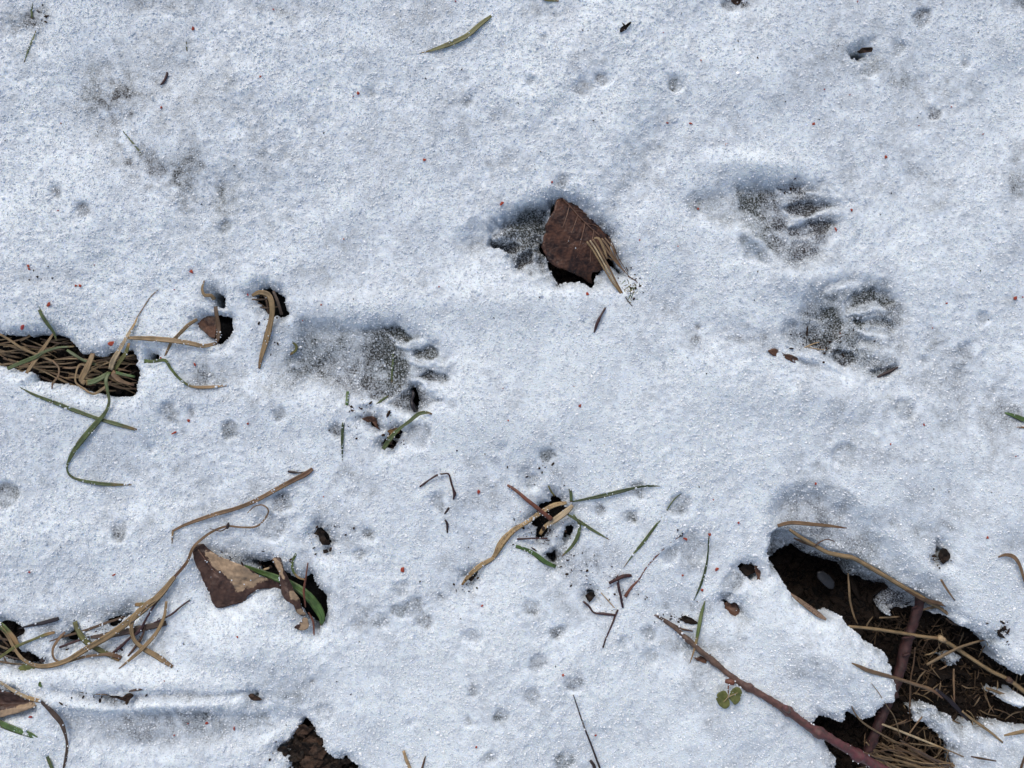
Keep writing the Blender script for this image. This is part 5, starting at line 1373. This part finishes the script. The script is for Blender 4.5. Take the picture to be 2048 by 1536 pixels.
ribbon('stalk', 'K', [(1022, 708, 26, -13), (1160, 722, 30, -14), (1300, 742, 30, -15), (1440, 765, 30, -16), (1560, 780, 32, -16)], 'straw', o, zabs=True, fold=-.5)
ribbon('stalk', 'K', [(1545, 775, 34, -16), (1620, 815, 38, -16), (1690, 862, 34, -16), (1850, 965, 36, -15), (1960, 1020, 34, -14), (2060, 1095, 42, -14), (2150, 1160, 40, -14)], 'straw', o, zabs=True, fold=-.5)
tube('node', 'K', [(1545, 772, 30, -16), (1565, 780, 40, -16), (1585, 790, 30, -16)], 'pale_twig', o, zabs=True)
tube('node', 'K', [(1945, 1010, 30, -14), (1960, 1020, 40, -14), (1975, 1030, 30, -14)], 'brown_twig', o, zabs=True)
straw('dry_straw', [(1478, 932, 24, -14), (1560, 888, 28, -13), (1650, 842, 28, -12), (1740, 808, 24, -12), (1830, 783, 14, -12)], 'dull', 'short dull straw crossing over the jointed stalk', fold=-.4)
straw('dry_straw', [(1040, 922, 10, 4), (1090, 945, 30, 4), (1150, 972, 38, 3), (1300, 1012, 30, -2), (1420, 1050, 30, -7), (1510, 1080, 30, -10), (1572, 1128, 12, -11)], 'tan', 'tan straw lying from the snow tongue into the big gap', fold=-.3)
straw('dark_stalk', [(1530, 1075, 26, -14), (1600, 1130, 34, -14), (1660, 1190, 36, -14), (1720, 1260, 14, -15)], 'black', 'black rotted stalk in the big gap', kind='stem')
straw('dry_straw', [(1685, 1205, 16, -13), (1760, 1262, 24, -13), (1850, 1325, 22, -12), (1925, 1388, 16, -11)], 'straw', 'straight straw pointing at the lower right snow patch', fold=-.4)
straw('dry_straw', [(1825, 1068, 22, -16), (1900, 1095, 26, -16), (2000, 1138, 24, -15), (2090, 1178, 22, -15)], 'dull', 'straw running off the right edge below the jointed stalk', fold=-.4)
straw('dry_straw', [(1215, 1280, 20, -14), (1300, 1312, 22, -13), (1400, 1352, 22, -13), (1500, 1392, 20, -13), (1610, 1435, 10, -13)], 'pale', 'pale straight straw on top of the bottom straw bundle', fold=-.4)
straw('dry_straw', [(1482, 1205, 18, -13), (1430, 1265, 16, -13), (1385, 1325, 16, -13), (1355, 1372, 12, -14)], 'tan', 'short tan straw standing over the bottom straw bundle', fold=-.4)
straw('dry_straw', [(1636, 955, 16, -19), (1636, 1040, 18, -19), (1640, 1145, 12, -19)], 'tan', 'short upright tan straw in the middle of the big gap')
straw('dry_straw', [(1018, 395, 12, -24), (1024, 480, 18, -22), (1030, 560, 18, -22), (1050, 640, 16, -22), (1075, 695, 10, -23)], 'dull', 'thin vertical straw in the dark cavity of the big gap')
straw('dry_straw', [(1410, 830, 14, -22), (1400, 930, 14, -22), (1385, 1010, 12, -22), (1380, 1120, 18, -22), (1378, 1260, 12, -22)], 'brown', 'brown upright straw right of the thick red stem')
straw('leaf_edge', [(678, 512, 12, -6), (720, 545, 34, -4), (780, 590, 44, -3), (840, 635, 46, -2), (890, 668, 20, -1)], 'strip_leaf', 'brown leaf edge poking from the snow tongue into the dark cavity', kind='leaf')
straw('dry_straw', [(1895, 302, 12, 3), (1935, 288, 26, 4), (1985, 300, 34, 4), (2020, 350, 30, 4), (2045, 430, 26, 3), (2070, 500, 20, 2)], 'tan', 'curved tan blade hooking down at the right edge', fold=.3)
straw('dry_straw', [(1560, 432, 18, 1), (1595, 490, 20, 0), (1642, 556, 10, -3)], 'tan', 'short rust straw at the right lip of the big gap')
straw('dry_straw', [(1930, 1345, 14, -8), (1990, 1332, 28, -7), (2060, 1318, 32, -7), (2120, 1310, 30, -7)], 'straw', 'tan straw entering above the lower right snow patch')
straw('dry_straw', [(1738, 1468, 12, -8), (1790, 1478, 18, -8), (1885, 1495, 10, -9)], 'brown', 'brown straw piece lying on the lower right snow patch')
straw('dry_straw', [(2060, 1440, 14, -7), (2040, 1500, 20, -7), (2020, 1570, 20, -7)], 'brown', 'brown straw at the bottom right corner')
straw('dry_straw', [(1155, 1040, 6, 2), (1200, 1100, 8, 1), (1250, 1180, 8, -5), (1290, 1240, 10, -9), (1325, 1360, 8, -12)], 'dull', 'thin grass fibre trailing down the snow tongue')
straw('dry_straw', [(1030, 1140, 10, 1), (1050, 1200, 12, -1), (1100, 1265, 16, -7), (1200, 1330, 16, -12), (1330, 1400, 14, -14)], 'dull', 'bent fibre curling under the end of the snow tongue')
straw('dry_straw', [(1450, 612, 12, -17), (1500, 598, 22, -16), (1560, 592, 14, -15)], 'dull', 'short dull straw beside the top of the red stem')
straw('dry_straw', [(1200, 656, 14, -24), (1260, 654, 16, -24), (1320, 650, 10, -24)], 'dull', 'short level straw in the dark cavity')
straw('dry_straw', [(1590, 660, 14, -16), (1630, 690, 20, -15), (1680, 700, 10, -15)], 'brown', 'brown straw end under the right lip of the big gap')
tag(lamina('seed_husk', 'K', [(1828, 800), (1850, 790), (1880, 800), (1878, 822), (1855, 830), (1835, 820)], 'seed', lambda u, v: base_mm(u, v) - 12.5, rings=4, serr=.3), 'pale oval seed husk in the big gap', 'seed')
tag(lamina('ice_lump', 'K', [(840, 390), (870, 385), (910, 410), (940, 450), (935, 490), (905, 485), (870, 455), (845, 425)], 'ice_lump', lambda u, v: base_mm(u, v) - 30 + 1.5 * np.exp(-(((u - 1648) / 14.0) ** 2 + ((v - 1161) / 14.0) ** 2)), rings=6, serr=.6, thick=.002),  # lump added to stand for a soft pale glow in the cavity
    'pale lump put in for a blurred glow deep in the dark cavity', 'ice')
# the bundle of fine straw at the bottom
for i in range(44):
    x, y = rng.uniform(1050, 1420), rng.uniform(1370, 1560)
    ln = rng.uniform(180, 460)
    an = math.radians(rng.normal(19, 10))
    x1, y1 = min(x + ln * math.cos(an), 1730), y + ln * math.sin(an)
    z0 = rng.uniform(-22, -13)
    w = rng.uniform(10, 24)
    straw('straw', [(x, y, w * .7, z0), ((x + x1) / 2, (y + y1) / 2 + rng.normal(0, 14), w, z0 + 1), (x1, y1, w * .5, z0 - .5)], ['dull', 'straw', 'dull', 'brown', 'grey_brown', 'dull', 'tan'][i % 7],
          'fine straw in the bundle at the bottom of the big gap', group='straws in the bottom bundle', step=9)
for i in range(150):
    x, y = rng.uniform(1100, 2080), rng.uniform(680, 1560)
    if y < 690 + (x - 1600) * .75 or y > 1620 or (x < 1330 and y < 1250 and y > 760 + (x - 1100)*.1):
        continue
    if x < 1750 and y < 720:
        continue
    ln = rng.uniform(40, 150)
    an = math.radians(rng.uniform(-90, 90))
    z0 = rng.uniform(-30, -19) if y < 1250 else rng.uniform(-24, -18)
    w = rng.uniform(6, 15)
    straw('straw_scrap', [(x, y, w * .6, z0), (x + ln * .5 * math.cos(an) + rng.normal(0, 8), y + ln * .5 * math.sin(an) + rng.normal(0, 8), w, z0 + 1), (x + ln * math.cos(an), y + ln * math.sin(an), w * .5, z0)],
          ['dull', 'brown', 'straw', 'dull', 'tan'][i % 5], 'scrap of rotting straw on the soil of the big gap', group='straw scraps in the big gap', step=9)

# matted hair-fine fibres, too many to count
fv, ff = [], []
for i in range(1300):
    x, y = rng.uniform(1120, 2150), rng.uniform(640, 1600)
    if y < 680 + (x - 1600) * .72 or (x < 1330 and 760 < y < 1260):
        continue
    u, v = tp('K', x, y)
    an, ln = rng.uniform(0, math.pi), rng.uniform(8, 40)
    z0 = float(ground_mm(np.array([u]), np.array([v]))[0]) + rng.uniform(.5, 4.5)
    A = place(u - .5 * ln * math.cos(an), v - .5 * ln * math.sin(an), z0)
    Mi = place(u + rng.normal(0, 2.5), v + rng.normal(0, 2.5), z0 + rng.uniform(0, 1.5))
    B = place(u + .5 * ln * math.cos(an), v + .5 * ln * math.sin(an), z0)
    w_ = rng.uniform(.00018, .0006)
    k0 = len(fv)
    sd_ = np.array([math.sin(an), math.cos(an), 0]) * w_
    for q in (A, Mi, B):
        fv += [q - sd_, q + np.array([0, 0, w_]), q + sd_]
    for j in (0, 3):
        for a_, b_ in ((0, 1), (1, 2), (2, 0)):
            ff.append((k0 + j + a_, k0 + j + b_, k0 + j + 3 + b_, k0 + j + 3 + a_))
fo = finish('plant_fibres', fv, ff, None, 'fibre', None, (0.2, -.2, -.03))
tag(fo, 'fine mat of rotting plant fibres on the soil of the big gap', 'fibres')
fo['kind'] = 'stuff'

# ------------------------------------------------------------------ red husk flecks and black grit on the snow
def chip_mesh(name, seed, flat, mat):
    import bmesh
    r = np.random.default_rng(seed)
    bm = bmesh.new()
    bmesh.ops.create_icosphere(bm, subdivisions=1, radius=.5)
    for v_ in bm.verts:
        f = 1 + r.uniform(-.38, .3)
        v_.co = Vector((v_.co.x * f, v_.co.y * f * r.uniform(.6, .95), v_.co.z * flat))
    me = bpy.data.meshes.new(name)
    bm.to_mesh(me)
    bm.free()
    me.materials.append(M[mat])
    return me


RED = [chip_mesh('red_fleck', 300 + i, .38, 'red' if i != 4 else 'rose') for i in range(6)]
GRIT = [chip_mesh('grit', 400 + i, .7, 'speck') for i in range(4)]


LANDMARKS = [('the curved twig at the upper left', 327, 158), ('the half buried green blade at the upper left', 270, 290), ('the top left corner patch', 60, 40), ('the olive blade at the top centre', 920, 75),
             ('the winged black scrap', 1250, 52), ('the olive grey scrap at the upper right', 1730, 97), ('the upper right print', 1560, 410), ('the lower right print', 1690, 660), ('the brown leaf pit', 1120, 480),
             ('the dark splinter below the leaf pit', 1200, 640), ('the left melt gap', 130, 700), ('the two small melt holes', 430, 640), ('the round melt hole', 535, 605), ('the clawed print', 770, 730),
             ('the forked green sprout', 810, 870), ('the crossing green blades at the left', 200, 850), ('the long tan blade', 480, 1000), ('the hooked twig', 880, 960), ('the centre tuft', 1110, 1020),
             ('the frosted slanting blade', 1300, 1070), ('the curved blade by the bramble', 1400, 1140), ('the twig fork by the bramble tip', 1235, 1200), ('the pointed curled leaf', 450, 1160), ('the bottom groove', 400, 1440),
             ('the folded corner leaf', 40, 1400), ('the broad green leaf', 610, 1180), ('the bottom litter hole', 620, 1500), ('the long dark needle', 1170, 1460), ('the big gap', 1750, 1200), ('the right edge blades', 2030, 840),
             ('the top right corner', 2000, 60), ('the tan tipped blade', 380, 750), ('the two small right holes', 1490, 1170), ('the middle of the snow', 1300, 820), ('the top edge middle', 700, 130)]
ORDER = ['nearest to', 'second nearest to', 'third nearest to', 'fourth nearest to', 'fifth nearest to', 'sixth nearest to', 'seventh nearest to', 'eighth nearest to', 'ninth nearest to', 'tenth nearest to']


def single_out(obs, what):
    near_ = {}
    for ob in obs:
        u, v = ob.location.x / PLAN + 1024, 768 - ob.location.y / PLAN
        d, n_ = min((math.hypot(u - a, v - b), nm) for nm, a, b in LANDMARKS)
        near_.setdefault(n_, []).append((d, ob))
    for n_, lst in near_.items():
        lst.sort(key=lambda q: q[0])
        for k_, (d, ob) in enumerate(lst):
            ob['label'] = what + ', ' + ORDER[min(k_, 9)] + ' ' + n_.replace(' at the upper left', ' up left')


def drop(name, me, t, x, y, size, stretch, label, cat, group, zoff=.0):
    u, v = tp(t, x, y)
    z = float(snow_mm(np.array([u]), np.array([v]))[0])
    s = size * TILE[t][2] * PLAN
    ob = bpy.data.objects.new(name, me)
    ob.location = Vector(place(u, v, z + .45 + zoff)) + Vector((0, 0, s * .08))
    ob.rotation_euler = (rng.uniform(-.3, .3), rng.uniform(-.3, .3), rng.uniform(0, 6.28))
    ob.scale = (s * stretch, s, s)
    col.objects.link(ob)
    return tag(ob, label, cat, group)


FLECKS = {
    'A': [(1128, 168, 22), (943, 628, 18), (358, 722, 12), (1522, 448, 14), (1600, 55, 16), (340, 1232, 12), (2010, 1398, 10)],
    'B': [(138, 545, 24), (107, 563, 10), (523, 937, 22), (1270, 1066, 24), (1945, 720, 16), (1782, 1405, 12), (2006, 1441, 9), (705, 8, 12), (1920, 190, 8)],
    'C': [(158, 353, 14), (97, 722, 20), (815, 725, 22), (308, 847, 20), (1240, 918, 24), (1622, 625, 12), (880, 523, 12), (1028, 555, 12), (1432, 735, 9), (1808, 786, 10), (1038, 1230, 18), (142, 1222, 20), (22, 1441, 9), (1075, 10, 12)],
    'D': [(165, 95, 18), (172, 110, 16), (445, 210, 18), (470, 208, 20), (1450, 262, 18), (942, 636, 24), (1103, 1000, 22), (1452, 1016, 16), (1880, 320, 14), (1770, 414, 10), (1020, 232, 12), (552, 88, 10)],
    'E': [(1975, 255, 22), (1105, 215, 12), (1932, 912, 22), (1510, 998, 12), (1480, 810, 9), (1895, 797, 9), (430, 1443, 10)],
    'F': [(1595, 837, 14), (1513, 983, 10), (2040, 803, 12)],
    'G': [(172, 390, 18), (668, 406, 20), (1388, 770, 14), (1210, 1275, 20), (1020, 1345, 12), (962, 1026, 10), (1100, 1276, 12)],
    'H': [(1357, 587, 16), (1835, 993, 22), (1325, 1412, 18), (2023, 1345, 14)],
    'I': [(458, 390, 22), (1833, 437, 14), (1980, 571, 14), (1855, 845, 26), (1767, 964, 22), (1655, 880, 16), (480, 1057, 16), (703, 507, 9)],
    'J': [(1462, 145, 18), (828, 490, 16), (377, 718, 14), (1835, 805, 20), (1266, 258, 12), (2000, 330, 12)],
}
i = 0
flecks = []
for t, items in FLECKS.items():
    for (x, y, s_) in items:
        f_ = drop('red_fleck', RED[i % 6], t, x, y, s_ * 1.05, rng.uniform(.8, 1.3), 'tiny red husk fleck dropped on the snow', 'husk', 'tiny red husk flecks on the snow')
        flecks.append(f_)
        i += 1
single_out(flecks, 'tiny red husk fleck')
for t, x, y, s_, st, mi, lab in [
        ('D', 650, 545, 36, 1.35, 0, 'biggest orange red husk on the snow lobe by the left tuft'), ('D', 132, 452, 32, 1.5, 4, 'large rose red husk above the left end of the left gap'),
        ('D', 285, 316, 26, 1.4, 1, 'red husk on the snow above the left gap, beside the green blade'), ('D', 1120, 128, 26, 1.1, 2, 'rounded red husk above the small melt holes'),
        ('D', 1140, 668, 14, 2.4, 3, 'slim brown red husk below the long folded straw'), ('D', 1020, 1070, 22, 1.7, 5, 'long red husk below the tan tipped blade'),
        ('B', 975, 1190, 22, 1.7, 3, 'red husk just above the left end of the central pit'), ('F', 1995, 808, 28, 1.1, 0, 'red husk near the right edge beyond the prints'),
        ('C', 945, 1342, 14, 2.3, 2, 'slim red husk at the finger of the upper right print'), ('H', 896, 376, 32, 1.15, 1, 'bright red triangular husk right of the green leaf'),
        ('G', 180, 1236, 28, 1.1, 4, 'rose husk on snow beside the folded corner leaf'), ('G', 1370, 1305, 22, 1.5, 5, 'amber red husk in the bottom groove'),
        ('I', 1810, 642, 24, 1.1, 0, 'red husk perched on the top of the curved blade'), ('I', 1670, 665, 18, 1.9, 3, 'narrow orange red husk left of the curved blade'),
        ('E', 1337, 1415, 22, 1.2, 2, 'red husk right of the hooked twig')]:
    drop('red_husk', RED[mi], t, x, y, s_ * 1.05, st, lab, 'husk', None, .3 if 'perched' not in lab else 2.2)
SPECKS = {'B': [(385, 95), (456, 243), (1450, 178), (1480, 178), (1458, 293), (1562, 660), (1512, 706), (1203, 888), (827, 862), (742, 405), (530, 460), (1072, 605), (1168, 962), (1170, 990)],
          'C': [(45, 78), (375, 240), (352, 290), (652, 595), (850, 700), (1272, 1130), (1208, 1255), (490, 338), (960, 268), (1425, 688), (1855, 32), (1780, 190)],
          'D': [(1305, 886), (1253, 1240), (1925, 1055), (1228, 1185), (995, 178)], 'E': [(465, 1055), (1210, 1174), (1990, 1113), (1427, 397), (1695, 278), (605, 288), (1760, 1135), (1375, 1195)],
          'F': [(1793, 648), (490, 653), (470, 820), (1840, 935), (190, 1250)], 'H': [(640, 798), (1788, 942), (1278, 245), (1233, 662), (1048, 1312), (590, 1105), (508, 1030), (995, 445)],
          'I': [(333, 150), (400, 716), (1112, 90), (1195, 115), (910, 1413), (1650, 650), (1626, 612), (1635, 655), (1310, 1413), (1750, 362)],
          'A': [(1268, 290), (1370, 968), (570, 772), (30, 822), (1180, 1195), (1895, 778)], 'G': [(355, 245), (960, 795), (1970, 1030), (1040, 968)],
          'J': [(150, 510), (1520, 522), (1608, 537), (1858, 540), (1118, 610)]}
i = 0
flecks = []
for t, items in SPECKS.items():
    for (x, y) in items:
        f_ = drop('grit', GRIT[i % 4], t, x, y, rng.uniform(7, 12), rng.uniform(.8, 1.5), 'black pinhead speck of grit on the snow', 'grit', 'black grit specks on the snow')
        flecks.append(f_)
        i += 1
single_out(flecks, 'black pinhead speck')
for k, (x, y) in enumerate([(22, 762), (48, 782), (36, 796)]):
    drop('grit', GRIT[k], 'J', x, y, 16, 1.1, 'black crumb in the trio beside the orange red husk', 'grit', 'three black crumbs', .2)

# ------------------------------------------------------------------ crumbs of soil and plant fibre on the ground (uncountable)
NS = 16000
cu_, cv_ = [], []
for box, n_ in (((1560, 1100, 2110, 1590), 11000), ((-40, 660, 285, 805), 1200), ((550, 1440, 760, 1590), 1600), ((960, 390, 1260, 590), 1500), ((-30, 1230, 100, 1350), 700)):
    cu_.append(rng.uniform(box[0], box[2], n_)); cv_.append(rng.uniform(box[1], box[3], n_))
cu_, cv_ = np.concatenate(cu_), np.concatenate(cv_)
cz = ground_mm(cu_, cv_) + 2.2 * vnoise(cu_, cv_, 60, 21) + 1.6 * vnoise(cu_, cv_, 24, 22) + 1.0 * vnoise(cu_, cv_, 10, 23) + rng.uniform(0, 1.2, len(cu_))
cp = np.stack([(cu_ - 1024) * PLAN, (768 - cv_) * PLAN, cz * .001], axis=-1)
cr = np.exp(rng.normal(math.log(.0009), .5, len(cu_)))
cs = cr[:, None] * np.exp(rng.normal(0, .55, (len(cu_), 3)))
scatter_object('soil_crumbs', 'dark crumbs of soil and rotted plants on the bare ground', 'soil', cp, cs, rng.uniform(0, 6.28, (len(cu_), 3)), M['dark_crumb'])

# dark crumbs of bark, leaf and soil gathered round the plants on the snow
du, dv = [], []
for t, x, y, a, b, n_ in [('I', 820, 640, 90, 70, 70), ('I', 1050, 820, 90, 40, 40), ('I', 1240, 960, 90, 60, 40), ('I', 830, 280, 80, 50, 30), ('G', 600, 780, 200, 60, 60), ('G', 1500, 330, 140, 40, 30),
                          ('H', 450, 180, 70, 60, 34), ('E', 720, 960, 80, 40, 34), ('E', 840, 1110, 50, 40, 26), ('G', 640, 1110, 160, 20, 30), ('H', 240, 1400, 80, 60, 40), ('D', 1560, 460, 60, 90, 26),
                          ('K', 1560, 300, 40, 50, 26), ('K', 1920, 750, 50, 40, 30), ('F', 900, 1080, 110, 50, 46), ('F', 650, 160, 40, 20, 20), ('D', 250, 170, 60, 30, 18), ('I', 400, 950, 40, 50, 26),
                          ('I', 1620, 1130, 60, 30, 26), ('C', 370, 15, 40, 20, 20), ('A', 200, 60, 30, 60, 20), ('L', 1560, 900, 60, 80, 40)]:
    u0, v0 = tp(t, x, y)
    du.append(u0 + rng.normal(0, a * TILE[t][2], n_)); dv.append(v0 + rng.normal(0, b * TILE[t][2], n_))
du, dv = np.concatenate(du), np.concatenate(dv)
dzz = snow_mm(du, dv) + .25
dp = np.stack([(du - 1024) * PLAN, (768 - dv) * PLAN, dzz * .001], axis=-1)
dr = np.exp(rng.normal(math.log(.00036), .5, len(du)))
scatter_object('plant_debris', 'dark crumbs of bark and leaf strewn round the plants on the snow', 'debris', dp, dr[:, None] * np.exp(rng.normal(0, .6, (len(du), 3))), rng.uniform(0, 6.28, (len(du), 3)), M['crumb'])

# grains that cling to the blades, twigs and leaves
fp = np.vstack(FROST)
fr = np.clip(np.exp(rng.normal(math.log(.00040), .3, len(fp))), .0002, .0009)
scatter_object('clinging_snow', 'grains of snow clinging to the edges of grass and leaves', 'snow', fp, fr[:, None] * np.exp(rng.normal(0, .28, (len(fp), 3))), rng.uniform(0, 6.28, (len(fp), 3)), M['ice'])
